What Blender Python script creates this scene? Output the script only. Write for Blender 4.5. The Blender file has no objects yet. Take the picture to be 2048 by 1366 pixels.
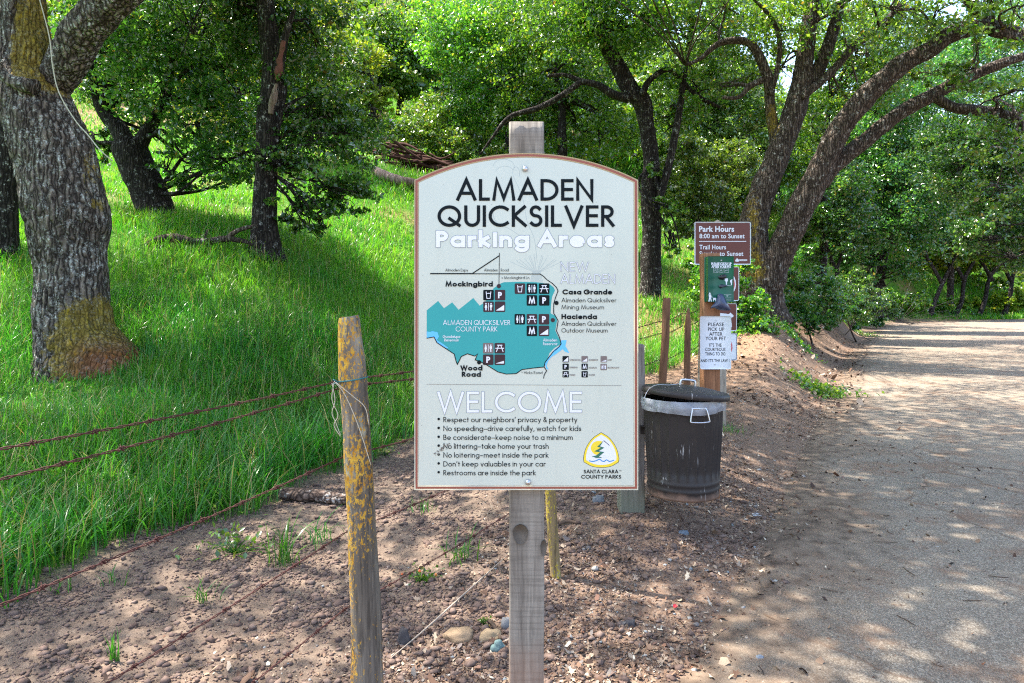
import bpy, math, random
import numpy as np
from mathutils.geometry import tessellate_polygon
from mathutils import Vector
S = bpy.context.scene
C = S.collection
rad = math.radians
random.seed(4)
rng = np.random.default_rng(11)

# ------------------------------------------------------------ camera, sky, sun, exposure
FPX, HZ, EYE = 1365.0, 600.0, 1.4          # focal length and eye line in 2048-wide pixels, eye height in metres
cd = bpy.data.cameras.new("camera")
cam = bpy.data.objects.new("camera", cd); C.objects.link(cam)
cam.location = (0, 0, EYE); cam.rotation_euler = (rad(90), 0, 0)
cd.sensor_width = 36; cd.lens = FPX / 2048 * 36
cd.shift_y = -(683 - HZ) / 2048
cd.clip_start = .05; cd.clip_end = 2000
S.camera = cam
SUN = np.array([-.44, .16, .88]); SUN /= np.linalg.norm(SUN)
w = bpy.data.worlds.new("World"); S.world = w; w.use_nodes = True
wn = w.node_tree.nodes; wl = w.node_tree.links
sky = wn.new("ShaderNodeTexSky"); sky.sky_type = 'NISHITA'; sky.sun_disc = False
sky.sun_elevation = math.asin(SUN[2]); sky.sun_rotation = math.atan2(SUN[0], SUN[1])
sky.air_density = 1.0; sky.dust_density = 2.5; sky.ozone_density = 1.0
bg = wn["Background"]; bg.inputs[1].default_value = .15
wl.new(sky.outputs[0], bg.inputs[0])
sl = bpy.data.lights.new("sun", 'SUN'); sl.energy = 3.7; sl.angle = rad(.5); sl.color = (1, .94, .84)
so = bpy.data.objects.new("sun", sl); C.objects.link(so)
so.rotation_euler = Vector(tuple(SUN)).to_track_quat('Z', 'Y').to_euler()
S.view_settings.view_transform = 'Standard'; S.view_settings.look = 'None'
S.view_settings.gamma = 1; S.view_settings.use_curve_mapping = False
S.view_settings.exposure = 2.25
cy = S.cycles
cy.max_bounces = 7; cy.diffuse_bounces = 4; cy.glossy_bounces = 2; cy.transmission_bounces = 4; cy.transparent_max_bounces = 6
cy.caustics_reflective = False; cy.caustics_refractive = False; cy.sample_clamp_indirect = 6
cy.filter_width = 1.15; cy.use_denoising = False; cy.adaptive_threshold = .003

# ------------------------------------------------------------ small helpers
def W(px, py, d):
    "the point that stands d metres ahead and shows at photo pixel px, py"
    return np.array([(px - 1024) * d / FPX, d, EYE - (py - HZ) * d / FPX])

def lin(*c):
    out = []
    for v in c:
        v /= 255.
        out.append(v / 12.92 if v <= .04045 else ((v + .055) / 1.055) ** 2.4)
    return tuple(out) + (1.,)

def hsh(ix, iy, iz, seed):
    n = (ix.astype(np.int64) * 73856093) ^ (iy.astype(np.int64) * 19349663) ^ (iz.astype(np.int64) * 83492791) ^ (seed * 2654435)
    n = (n ^ (n >> 13)) & 0x7fffffff
    n = (n * (n * n * 15731 + 789221) + 1376312589) & 0x7fffffff
    return n / 0x7fffffff

def vn(p, seed=0):
    "value noise 0..1 at points p (N,3)"
    p = np.asarray(p, float); i = np.floor(p).astype(np.int64); f = p - i; f = f * f * (3 - 2 * f)
    r = 0
    for dx in (0, 1):
        for dy in (0, 1):
            for dz in (0, 1):
                wgt = (f[:, 0] if dx else 1 - f[:, 0]) * (f[:, 1] if dy else 1 - f[:, 1]) * (f[:, 2] if dz else 1 - f[:, 2])
                r = r + wgt * hsh(i[:, 0] + dx, i[:, 1] + dy, i[:, 2] + dz, seed)
    return r

def fbm(p, octv=4, seed=0):
    p = np.asarray(p, float); a, r, t = 1., 0, 0
    for k in range(octv):
        r = r + a * vn(p * 2 ** k + 17.3 * k, seed + k); t += a; a *= .5
    return r / t

def sm(x, a, b):
    t = np.clip((x - a) / (b - a), 0, 1); return t * t * (3 - 2 * t)

BASE = {}
def link(o, parent=None):
    C.objects.link(o)
    if parent is not None: o.parent = parent
    return o

def tag(o, label=None, cat=None, group=None, kind=None):
    if label: o["label"] = label
    if cat: o["category"] = cat
    if group: o["group"] = group
    if kind: o["kind"] = kind
    return o

def thing(name, label, cat, base, group=None):
    o = bpy.data.objects.new(name, None); o.empty_display_size = .1
    o.location = tuple(float(v) for v in base); C.objects.link(o); BASE[o.name] = np.array(base, float)
    return tag(o, label, cat, group)

def mk(name, V, F, mats, parent=None, smooth=False, attrs=None, mi=None, base=None):
    """one mesh object; V world points, F a list of index arrays (n,3)/(n,4); children are stored relative to their thing's base"""
    V = np.asarray(V, float).reshape(-1, 3)
    if not isinstance(F, (list, tuple)): F = [F]
    F = [np.asarray(f, np.int64) for f in F if len(f)]
    off = np.zeros(3)
    if parent is not None: off = BASE[parent.name]
    elif base is not None: off = np.array(base, float)
    me = bpy.data.meshes.new(name)
    me.vertices.add(len(V)); me.vertices.foreach_set("co", (V - off).astype(np.float32).ravel())
    nl = sum(f.size for f in F); npoly = sum(len(f) for f in F)
    me.loops.add(nl); me.polygons.add(npoly)
    me.loops.foreach_set("vertex_index", np.concatenate([f.ravel() for f in F]).astype(np.int32))
    st = []; c0 = 0
    for f in F:
        st.append(c0 + np.arange(len(f)) * f.shape[1]); c0 += f.size
    me.polygons.foreach_set("loop_start", np.concatenate(st).astype(np.int32))
    if smooth: me.polygons.foreach_set("use_smooth", np.ones(npoly, bool))
    if mi is not None: me.polygons.foreach_set("material_index", np.asarray(mi, np.int32))
    for m in (mats if isinstance(mats, (list, tuple)) else [mats]): me.materials.append(m)
    for k, v in (attrs or {}).items():
        a = me.attributes.new(k, 'FLOAT', 'POINT'); a.data.foreach_set("value", np.asarray(v, np.float32))
    me.update(calc_edges=True)
    o = bpy.data.objects.new(name, me); link(o, parent); BASE[o.name] = off
    if parent is None and base is not None: o.location = tuple(off)
    return o

class MB:
    "collects several pieces of one part"
    def __init__(s): s.V = []; s.Q = []; s.T = []; s.n = 0; s.mq = []; s.mt = []
    def add(s, V, Q=None, T=None, m=0):
        V = np.asarray(V, float).reshape(-1, 3)
        if Q is not None and len(Q): s.Q.append(np.asarray(Q) + s.n); s.mq += [m] * len(Q)
        if T is not None and len(T): s.T.append(np.asarray(T) + s.n); s.mt += [m] * len(T)
        s.V.append(V); s.n += len(V); return s
    def out(s): return np.concatenate(s.V), [np.concatenate(x) for x in (s.Q, s.T) if x]
    def build(s, name, mats, parent=None, **k):
        V, F = s.out()
        return mk(name, V, F, mats, parent, mi=s.mq + s.mt, **k)

def tube(pts, rads, ns=12, sub=5, amp=0., freq=2., cap=True, seed=0):
    "a tapered limb through pts"
    P = np.asarray(pts, float); Rr = np.asarray(rads, float) * np.ones(len(P))
    if sub > 1 and len(P) > 2:
        E = np.vstack([2 * P[0] - P[1], P, 2 * P[-1] - P[-2]]); ER = np.concatenate([[Rr[0]], Rr, [Rr[-1]]])
        o, r = [], []
        for i in range(1, len(E) - 2):
            for t in np.arange(sub) / sub:
                a, b, c, d = E[i - 1], E[i], E[i + 1], E[i + 2]
                o.append(.5 * (2 * b + (c - a) * t + (2 * a - 5 * b + 4 * c - d) * t * t + (3 * b - a - 3 * c + d) * t ** 3))
                r.append(ER[i] * (1 - t) + ER[i + 1] * t)
        P = np.array(o + [E[-2]]); Rr = np.array(r + [ER[-2]])
    n = len(P); T = np.gradient(P, axis=0); T /= np.linalg.norm(T, axis=1)[:, None] + 1e-9
    N = np.zeros((n, 3)); up = np.array([0, 1., 0]) if abs(T[0][1]) < .9 else np.array([1., 0, 0])
    N[0] = np.cross(T[0], up); N[0] /= np.linalg.norm(N[0])
    for i in range(1, n):
        v = N[i - 1] - T[i] * np.dot(N[i - 1], T[i]); N[i] = v / (np.linalg.norm(v) + 1e-9)
    B = np.cross(T, N)
    a = np.arange(ns) / ns * 2 * np.pi
    D = N[:, None, :] * np.cos(a)[None, :, None] + B[:, None, :] * np.sin(a)[None, :, None]
    V = P[:, None, :] + D * Rr[:, None, None]
    if amp:
        k = fbm(V.reshape(-1, 3) * freq, 3, seed).reshape(n, ns) - .5
        V = V + D * (k * 2 * amp * Rr[:, None])[:, :, None]
    V = V.reshape(-1, 3)
    i, j = np.meshgrid(np.arange(n - 1), np.arange(ns), indexing='ij'); j2 = (j + 1) % ns
    Q = np.stack([i * ns + j, i * ns + j2, (i + 1) * ns + j2, (i + 1) * ns + j], -1).reshape(-1, 4)
    Tt = []
    if cap:
        V = np.vstack([V, P[-1:], P[:1]]); k = n * ns; jj = np.arange(ns); j2 = (jj + 1) % ns
        Tt = np.vstack([np.stack([(n - 1) * ns + jj, (n - 1) * ns + j2, np.full(ns, k)], -1), np.stack([j2, jj, np.full(ns, k + 1)], -1)])
    return V, Q, Tt

def box(c, s, bev=0., nx=1):
    "bevelled box, centre c, full size s"
    c = np.array(c, float); h = np.array(s, float) / 2; b = min(bev, h.min() * .9)
    if b <= 0:
        V = np.array([[x, y, z] for x in (-1, 1) for y in (-1, 1) for z in (-1, 1)]) * h + c
        return V, np.array([[0, 1, 3, 2], [4, 6, 7, 5], [0, 4, 5, 1], [2, 3, 7, 6], [0, 2, 6, 4], [1, 5, 7, 3]]), []
    V = []
    idx = {}
    for x in (-1, 1):
        for y in (-1, 1):
            for z in (-1, 1):
                for k in range(3):
                    p = np.array([x, y, z], float) * (h - b); p[k] = (x, y, z)[k] * h[k]
                    idx[(x, y, z, k)] = len(V); V.append(p + c)
    Q, T = [], []
    g = lambda x, y, z, k: idx[(x, y, z, k)]
    for s_ in (-1, 1):
        Q += [[g(s_, -1, -1, 0), g(s_, 1, -1, 0), g(s_, 1, 1, 0), g(s_, -1, 1, 0)], [g(-1, s_, -1, 1), g(-1, s_, 1, 1), g(1, s_, 1, 1), g(1, s_, -1, 1)], [g(-1, -1, s_, 2), g(1, -1, s_, 2), g(1, 1, s_, 2), g(-1, 1, s_, 2)]]
        for t in (-1, 1):
            Q += [[g(s_, t, -1, 0), g(s_, t, 1, 0), g(s_, t, 1, 1), g(s_, t, -1, 1)], [g(s_, -1, t, 0), g(s_, 1, t, 0), g(s_, 1, t, 2), g(s_, -1, t, 2)], [g(-1, s_, t, 1), g(1, s_, t, 1), g(1, s_, t, 2), g(-1, s_, t, 2)]]
            for u in (-1, 1): T.append([g(s_, t, u, 0), g(s_, t, u, 1), g(s_, t, u, 2)])
    return np.array(V), np.array(Q), np.array(T)

def poly(pts, y, flip=False):
    "filled outline in a vertical plane: pts (x,z), at depth y"
    v3 = [Vector((p[0], p[1], 0)) for p in pts]
    T = np.array(tessellate_polygon([v3]))
    V = np.array([[p[0], y, p[1]] for p in pts])
    a, b, c_ = V[T[:, 0]], V[T[:, 1]], V[T[:, 2]]
    nrm = np.cross(b - a, c_ - a)[:, 1]
    T[nrm > 0] = T[nrm > 0][:, ::-1]
    return V, T

def slab(pts, y0, y1):
    "outline pts (x,z) as a plate between depths y0 (front) and y1"
    V0, T = poly(pts, y0); n = len(pts)
    V1 = V0.copy(); V1[:, 1] = y1; i = np.arange(n); j = (i + 1) % n
    return np.vstack([V0, V1]), np.stack([i, j, j + n, i + n], -1), np.vstack([T, T[:, ::-1] + n])

def lathe(prof, c, ns=32, fl=None):
    P = np.array(prof, float); a = np.arange(ns) / ns * 2 * np.pi; n = len(P)
    r = P[:, 0][:, None] * np.ones(ns)
    if fl is not None: r = r + fl(P[:, 1][:, None], a[None, :])
    V = np.stack([c[0] + r * np.cos(a), c[1] + r * np.sin(a), c[2] + P[:, 1][:, None] * np.ones(ns)], -1).reshape(-1, 3)
    i, j = np.meshgrid(np.arange(n - 1), np.arange(ns), indexing='ij'); j2 = (j + 1) % ns
    return V, np.stack([i * ns + j, i * ns + j2, (i + 1) * ns + j2, (i + 1) * ns + j], -1).reshape(-1, 4), []

def rrect(x0, z0, x1, z1, r, n=6):
    o = []
    for cx, cz, a0 in ((x1 - r, z1 - r, 0), (x0 + r, z1 - r, 90), (x0 + r, z0 + r, 180), (x1 - r, z0 + r, 270)):
        for k in range(n + 1):
            a = rad(a0 + 90 * k / n); o.append((cx + r * math.cos(a), cz + r * math.sin(a)))
    return o

# ------------------------------------------------------------ node helpers
class NT:
    def __init__(s, name, rough=.8, spec=.3):
        s.m = bpy.data.materials.new(name); s.m.use_nodes = True; s.t = s.m.node_tree; s.p = s.t.nodes["Principled BSDF"]
        s.p.inputs["Roughness"].default_value = rough; s.p.inputs["Specular IOR Level"].default_value = spec
        s.co = None
    def n(s, kind, **k):
        x = s.t.nodes.new("ShaderNode" + kind)
        for a, b in k.items(): setattr(x, a, b)
        return x
    def put(s, sock, v):
        if v is None: return
        if isinstance(v, bpy.types.NodeSocket): s.t.links.new(v, sock)
        else: sock.default_value = v
    def vec(s, sc=(1, 1, 1)):
        if s.co is None: s.co = s.n("TexCoord").outputs["Object"]
        mp = s.n("Mapping"); s.put(mp.inputs[0], s.co); mp.inputs["Scale"].default_value = sc; return mp.outputs[0]
    def noise(s, scale, detail=4, vec=None, rough=.55, dist=0., col=False):
        x = s.n("TexNoise"); s.put(x.inputs["Vector"], vec or s.vec()); x.inputs["Scale"].default_value = scale
        x.inputs["Detail"].default_value = detail; x.inputs["Roughness"].default_value = rough; x.inputs["Distortion"].default_value = dist
        return x.outputs["Color" if col else "Fac"]
    def vor(s, scale, vec=None, feature='F1', out="Distance", rnd=1.):
        x = s.n("TexVoronoi", feature=feature); s.put(x.inputs["Vector"], vec or s.vec()); x.inputs["Scale"].default_value = scale
        x.inputs["Randomness"].default_value = rnd; return x.outputs[out]
    def ramp(s, fac, stops):
        x = s.n("ValToRGB"); s.put(x.inputs[0], fac); e = x.color_ramp.elements
        while len(e) < len(stops): e.new(.5)
        for k, (p, c) in enumerate(stops):
            e[k].position = p; e[k].color = c if isinstance(c, tuple) else (c, c, c, 1)
        return x.outputs[0]
    def mix(s, fac, a, b, mode='MIX'):
        x = s.n("Mix", data_type='RGBA', blend_type=mode); s.put(x.inputs[0], fac); s.put(x.inputs[6], a); s.put(x.inputs[7], b); return x.outputs[2]
    def math(s, op, a, b=None, clamp=False):
        x = s.n("Math", operation=op, use_clamp=clamp); s.put(x.inputs[0], a); s.put(x.inputs[1], b); return x.outputs[0]
    def attr(s, name): return s.n("Attribute", attribute_name=name).outputs["Fac"]
    def add(s, v, w_, k=.1):
        x = s.n("VectorMath", operation='MULTIPLY_ADD'); s.put(x.inputs[0], w_); x.inputs[1].default_value = (k, k, k); s.put(x.inputs[2], v); return x.outputs[0]
    def island(s): return s.n("NewGeometry").outputs["Random Per Island"]
    def bump(s, h, strength=.5, dist=.01, prev=None):
        x = s.n("Bump"); x.inputs["Strength"].default_value = strength; x.inputs["Distance"].default_value = dist
        s.put(x.inputs["Height"], h)
        if prev: s.put(x.inputs["Normal"], prev)
        s.put(s.p.inputs["Normal"], x.outputs[0]); return x.outputs[0]
    def col(s, v): s.put(s.p.inputs["Base Color"], v); return s

def flat(name, c, rough=.6, spec=.3, metal=0, var=.12, scale=8, bump=0):
    t = NT(name, rough, spec); n = t.noise(scale, 5)
    t.col(t.mix(n, tuple(v * (1 - var) for v in c[:3]) + (1,), tuple(min(1, v * (1 + var)) for v in c[:3]) + (1,)))
    t.p.inputs["Metallic"].default_value = metal
    if bump: t.bump(t.noise(scale * 12, 4), bump, .002)
    return t.m

def leafmat(name, c1, c2, c3, trans=.45, rough=.38, tint=(1.5, 1.35, .45), spec=.5, patch=None, coat=0.):
    t = NT(name, rough, spec)
    col = t.ramp(t.island(), [(0, c1), (.5, c2), (.93, c3), (1., lin(122, 104, 52))])
    t.p.inputs["Coat Weight"].default_value = coat; t.p.inputs["Coat Roughness"].default_value = .16
    if patch: col = t.mix(t.ramp(t.noise(patch[1], 4, rough=.65), [(.42, 0.), (.62, patch[2])]), col, patch[0])
    obj = t.n("ObjectInfo").outputs["Random"]
    hs = t.n("HueSaturation"); t.put(hs.inputs["Color"], col)
    t.put(hs.inputs["Value"], t.math('ADD', t.math('MULTIPLY', obj, .3), .85))
    t.put(hs.inputs["Hue"], t.math('ADD', t.math('MULTIPLY', obj, .03), .485))
    t.col(hs.outputs[0])
    tr = t.n("BsdfTranslucent"); t.put(tr.inputs[0], t.mix(1., hs.outputs[0], tint + (1,), 'MULTIPLY'))
    mx = t.n("MixShader"); mx.inputs[0].default_value = trans
    out = t.t.nodes["Material Output"]
    t.put(mx.inputs[1], t.p.outputs[0]); t.put(mx.inputs[2], tr.outputs[0]); t.put(out.inputs[0], mx.outputs[0])
    return t.m

def barkmat(name, dark, mid, light, lichen=.0, scale=20, stretch=.13, moss=True, bump=.9, dist=.02):
    t = NT(name, .9, .15); v = t.vec((1, 1, stretch))
    wob = t.noise(6, 3, t.vec(), col=True); v2 = t.add(v, wob, .09)
    e = t.vor(scale, v2, 'DISTANCE_TO_EDGE')
    crack = t.ramp(e, [(0, 0.), (.16, .45), (.42, 1.)])
    fine = t.noise(60, 5, t.vec((1, 1, .5)))
    c = t.mix(fine, mid, light); c = t.mix(crack, dark, c)
    if lichen:
        ln = t.noise(9, 5, rough=.75); lm = t.ramp(ln, [(.56 - lichen * .12, 0.), (.62 - lichen * .1, 1.)])
        sp = t.ramp(t.noise(55, 3, rough=.7), [(.47, 0.), (.56, 1.)])
        c = t.mix(t.math('MULTIPLY', t.math('MULTIPLY', lm, sp), t.math('ADD', crack, .15, True)), c, lin(196, 196, 190))
    if moss:
        a = t.attr("moss"); mn = t.noise(14, 5, rough=.7)
        mm = t.ramp(t.math('ADD', a, t.math('MULTIPLY', t.math('SUBTRACT', mn, .5), 1.1)), [(.42, 0.), (.56, 1.)])
        mc = t.ramp(t.noise(40, 4), [(.3, lin(72, 62, 14)), (.5, lin(142, 118, 32)), (.7, lin(172, 148, 54))])
        rust = t.attr("rust"); mc = t.mix(rust, mc, lin(126, 74, 32))
        c = t.mix(t.math('MULTIPLY', mm, t.math('ADD', t.math('MULTIPLY', crack, .6), .4)), c, mc)
    t.col(c)
    h = t.math('ADD', crack, t.math('MULTIPLY', fine, .35))
    t.bump(h, bump, dist)
    return t.m
# ------------------------------------------------------------ the lie of the land
FP = np.array([-.446, 1.97]); FU = np.array([.419, .908]); FN = np.array([-.908, .419])   # fence line: a point, its run, its left side
ROAD = np.array([(-3.8, -8), (-1.5, -2), (.15, 1.6), (.75, 2.6), (1.75, 4.4), (2.9, 6.6), (5.5, 11.5), (8.1, 16.5), (11.2, 22), (15.8, 30), (22, 40), (36, 49), (70, 62), (140, 76)], float)
ctrl = [(-4, -4, 0), (0, -4, 0), (-3, 1, 0), (0, 1, 0), (0, 3, .0), (.2, 3.4, .0), (-2.6, 3.4, 0), (-1.7, 6, .03), (-1, 7.5, .1), (.76, 4.3, .11), (1.4, 4.7, .1), (1.6, 6.2, .12), (2.1, 7, .1), (-.3, 4, 0), (-.9, 5.3, 0),
        (-4.66, 7.5, .63), (-7, 5, .5), (-8, 8, 1.0), (-6, 2, .15), (-12, 4, 1.3), (-20, 0, 2.5)]
pix = [(535, 508, 11), (320, 442, 13), (800, 520, 13.5), (700, 560, 11.5), (800, 690, 9.5), (600, 700, 8.3), (400, 690, 7.6), (890, 345, 22), (900, 450, 16.5), (770, 255, 38), (800, 60, 66), (230, 335, 19), (100, 480, 10.5),
       (1300, 694, 13), (1200, 640, 13.5), (1050, 560, 15), (1305, 592, 17), (1360, 560, 21), (1390, 500, 27), (1520, 625, 15), (1450, 660, 12.5), (1600, 655, 16), (1560, 560, 24), (1850, 592, 44), (1720, 596, 33), (1950, 612, 52), (1750, 622, 27),
       (1400, 300, 45), (1700, 400, 60), (2048, 480, 80), (400, 100, 50), (100, 150, 35), (1200, 300, 38), (1100, 420, 25)]
ctrl += [tuple(W(*p)) for p in pix] + [(-60, 30, 22), (-60, 90, 55), (0, 120, 50), (60, 120, 22), (110, 100, 10), (-60, -20, 8)]
CT = np.array(ctrl, float)
def _tps(r2): return r2 * np.log(r2 + 1e-6)
_n = len(CT); _A = np.zeros((_n + 3, _n + 3)); _d = ((CT[:, None, :2] - CT[None, :, :2]) ** 2).sum(-1)
_A[:_n, :_n] = _tps(_d) + np.eye(_n) * .6; _A[:_n, _n] = 1; _A[:_n, _n + 1:] = CT[:, :2]; _A[_n:, :_n] = _A[:_n, _n:].T
_W = np.linalg.solve(_A, np.concatenate([CT[:, 2], np.zeros(3)]))

def road_d(x, y):
    "metres left (+) or right (-) of the road's left edge"
    P = np.stack([x, y], -1); best = np.full(len(x), 1e9); sg = np.ones(len(x))
    for a, b in zip(ROAD[:-1], ROAD[1:]):
        e = b - a; t = np.clip(((P - a) @ e) / (e @ e), 0, 1); q = P - a - t[:, None] * e
        d = np.hypot(q[:, 0], q[:, 1]); s = np.sign(e[0] * q[:, 1] - e[1] * q[:, 0]); k = d < best
        best[k] = d[k]; sg[k] = s[k]
    return best * np.where(sg == 0, 1, sg)

def fence_d(x, y): return (x - FP[0]) * FN[0] + (y - FP[1]) * FN[1]

def ground(x, y, fine=True):
    x = np.atleast_1d(np.asarray(x, float)); y = np.atleast_1d(np.asarray(y, float))
    z = np.full(len(x), _W[_n]) + x * _W[_n + 1] + y * _W[_n + 2]
    for k in range(_n): z += _W[k] * _tps((x - CT[k, 0]) ** 2 + (y - CT[k, 1]) ** 2)
    rd = road_d(x, y)
    near = sm(np.hypot(x, y), 9, 16)
    wid = .9 + near * .6 + 3.5 * sm(y, 24, 36)
    z = np.maximum(z, -.02) * sm(rd, 0, wid)
    p = np.stack([x, y, np.zeros_like(x)], -1)
    z = z + sm(rd, .2, 2.5) * ((fbm(p * .9, 3, 5) - .5) * .10 + (fbm(p * .25, 2, 9) - .5) * .3 * near)
    z = z + sm(-rd, 6.5, 14) * (.3 + .9 * fbm(p * .12, 2, 3))
    if fine:
        dirt = sm(rd, -.1, .8) * (1 - sm(fence_d(x, y), 2.3, 3.0))
        n1 = fbm(p * 9, 3, 21); n2 = vn(p * 34, 31)
        z = z + dirt * ((n1 - .5) * .035 + (n2 - .5) * .014 * sm(n1, .3, .6))
    return z
def gz(x, y): return float(ground([x], [y])[0])

def axis(lo, a, b, hi, st, grow):
    v = list(np.arange(a, b, st)); s = st; t = v[-1]
    while t < hi: s = min(s * grow, 3.); t += s; v.append(t)
    s = st; t = a; u = []
    while t > lo: s = min(s * grow, 3.); t -= s; u.append(t)
    return np.array(u[::-1] + v)
gx = axis(-90, -3.2, 2.6, 130, .022, 1.035); gy = axis(-25, 1.9, 6.6, 130, .022, 1.03)
X, Y = np.meshgrid(gx, gy); xs, ys = X.ravel(), Y.ravel()
Z = ground(xs, ys)
RD, FD = road_d(xs, ys), fence_d(xs, ys)
pg = np.stack([xs, ys, np.zeros_like(xs)], -1)
def grass_mask(x, y, rd, fd):
    p = np.stack([x, y, np.zeros_like(x)], -1)
    wob = (fbm(p * 1.3, 3, 41) - .5) * .9
    cut = 2.5 - 1.9 * sm(y, 7, 12); g = sm(fd + wob - cut, -.15, .2) * sm(rd, 1.6, 2.4)
    far = sm(y, 15, 20) * sm(rd + wob * 2 * (1 - .6 * sm(y, 20, 28)) + .9 * sm(y, 20, 28), 1.2, 2.2)
    return np.maximum(g, far)
GM = grass_mask(xs, ys, RD, FD)
LIT = np.maximum(sm(fbm(pg * .22, 3, 51), .5, .6) * sm(ys, 14, 19) * (1 - sm(xs, -7, -3)), 0)
LIT = np.maximum(LIT, .75 * sm(RD, .6, 1.6) * (1 - sm(RD, 4.5, 6)) * sm(ys, 8, 11) * (1 - sm(ys, 22, 28)))
LIT = np.maximum(LIT, sm(fbm(pg * .5, 3, 57), .56, .66) * sm(ys, 12, 16) * .8)
CHIP = (1 - sm(FD + (fbm(pg * 1.7, 2, 61) - .5) * 1.1, -.1, .5)) * sm(RD, -1, .3)

t = NT("ground_earth", .95, .1)
g_, l_, ch_ = t.attr("grassy"), t.attr("litter"), t.attr("chips")
n1 = t.noise(1.3, 5); n2 = t.noise(28, 6, rough=.7); n3 = t.noise(140, 4, rough=.7)
soil = t.ramp(n2, [(.28, lin(60, 52, 46)), (.5, lin(101, 88, 77)), (.72, lin(136, 121, 106))])
soil = t.mix(t.ramp(n1, [(.35, 0.), (.7, .55)]), soil, lin(96, 81, 71), 'MIX')
chipc = t.ramp(t.vor(75, out="Color"), [(.1, lin(64, 48, 42)), (.35, lin(104, 82, 68)), (.6, lin(128, 104, 88)), (.8, lin(104, 97, 92)), (1, lin(172, 154, 132))])
chipc = t.mix(.45, chipc, t.ramp(n2, [(.3, lin(78, 61, 50)), (.7, lin(128, 107, 88))]))
cc = t.mix(ch_, soil, chipc)
cc = t.mix(t.math('MULTIPLY', t.ramp(n3, [(.3, 0.), (.7, 1.)]), .28), cc, lin(160, 136, 118))
gr = t.ramp(n2, [(.3, lin(40, 66, 18)), (.5, lin(66, 104, 30)), (.72, lin(96, 128, 44))])
cc = t.mix(g_, cc, gr)
cc = t.mix(t.math('MULTIPLY', l_, t.ramp(n2, [(.36, .35), (.55, 1.)])), cc, t.ramp(t.noise(60, 4, rough=.8), [(.3, lin(84, 62, 44)), (.55, lin(140, 108, 82)), (.72, lin(190, 160, 132))]))
t.col(cc)
t.bump(t.math('ADD', t.math('MULTIPLY', n2, .7), t.math('MULTIPLY', n3, .3)), .9, .012)
i, j = np.meshgrid(np.arange(len(gy) - 1), np.arange(len(gx) - 1), indexing='ij'); nx = len(gx)
Q = np.stack([i * nx + j, i * nx + j + 1, (i + 1) * nx + j + 1, (i + 1) * nx + j], -1).reshape(-1, 4)
Zg = np.where(RD < -.25, np.minimum(Z, Z - .03 * sm(-RD, .25, .6) * (1 - sm(-RD, 6.2, 6.5))), Z)
o = mk("ground", np.stack([xs, ys, Zg], -1), Q, t.m, smooth=True, attrs={"grassy": GM, "litter": LIT, "chips": CHIP})
tag(o, "brown earth bank and green hillside left of the road", "ground", kind="structure")

# the road: one worn sheet following its left edge
def resample(P, step):
    out = []
    for k in range(len(P) - 1):
        a, b = P[k], P[k + 1]
        p0, p3 = P[max(k - 1, 0)], P[min(k + 2, len(P) - 1)]
        m = max(1, int(np.linalg.norm(b - a) / step))
        for u in np.arange(m) / m: out.append(a + (b - a) * u)
    return np.array(out + [P[-1]])
rp = resample(ROAD, .25); tg = np.gradient(rp, axis=0)
for _ in range(6): tg[1:-1] = (tg[:-2] + tg[1:-1] * 2 + tg[2:]) / 4
tg /= np.linalg.norm(tg, axis=1)[:, None]; nr = np.stack([tg[:, 1], -tg[:, 0]], -1)
offs = np.array([-.35, -.2, -.05, .1, .25, .4, .6, .8, 1.1, 1.5, 2, 2.6, 3.4, 4.2, 5, 5.8, 6.4])
rv = rp[:, None, :] + nr[:, None, :] * offs[None, :, None]
ex = np.broadcast_to(offs, rv.shape[:2]).ravel().copy()
rx, ry = rv[..., 0].ravel(), rv[..., 1].ravel()
pn = np.stack([rx, ry, np.zeros_like(rx)], -1)
rz = .008 + (fbm(pn * .5, 2, 71) - .5) * .012
edge = ex + (fbm(pn * 1.1, 3, 73) - .5) * .9
rz = np.where(ex < 0, rz - .05 * sm(-ex, -.02, .3) , rz)
t = NT("road_gravel", .9, .2)
eg = t.attr("edge"); n1 = t.noise(.7, 5, rough=.6); n2 = t.noise(9, 5); v = t.vor(150, out="Color"); n3 = t.noise(240, 3, rough=.8)
rc = t.ramp(n1, [(.3, lin(108, 97, 84)), (.5, lin(123, 111, 96)), (.7, lin(139, 126, 108))])
rc = t.mix(.5, rc, t.ramp(v, [(.05, lin(70, 62, 56)), (.5, lin(128, 117, 105)), (.95, lin(186, 176, 160))]))
rc = t.mix(t.math('MULTIPLY', t.ramp(t.noise(2.2, 6, rough=.7), [(.5, 0.), (.64, 1.)]), .55), rc, lin(120, 88, 66))
rc = t.mix(t.ramp(n2, [(.45, 0.), (.85, .5)]), rc, lin(112, 98, 86))
crk = t.vor(.55, t.add(t.vec(), t.noise(1.6, 4, col=True), .5), 'DISTANCE_TO_EDGE')
rc = t.mix(t.math('MULTIPLY', t.ramp(crk, [(0, 1.), (.011, 0.)]), .6), rc, lin(96, 70, 52))
dirt = t.ramp(n2, [(.28, lin(76, 63, 53)), (.5, lin(111, 94, 79)), (.72, lin(138, 119, 100))])
rc = t.mix(t.ramp(t.math('ADD', eg, t.math('MULTIPLY', t.math('SUBTRACT', n2, .5), .6)), [(.12, 0.), (.55, 1.)]), dirt, rc)
t.col(rc); t.bump(t.math('ADD', n3, t.math('MULTIPLY', v, .5)), .55, .006)
m_, k_ = len(rp), len(offs)
i, j = np.meshgrid(np.arange(m_ - 1), np.arange(k_ - 1), indexing='ij')
Q = np.stack([i * k_ + j, i * k_ + j + 1, (i + 1) * k_ + j + 1, (i + 1) * k_ + j], -1).reshape(-1, 4)[:, ::-1]
o = mk("road", np.stack([rx, ry, rz], -1), Q, t.m, smooth=True, attrs={"edge": edge})
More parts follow.
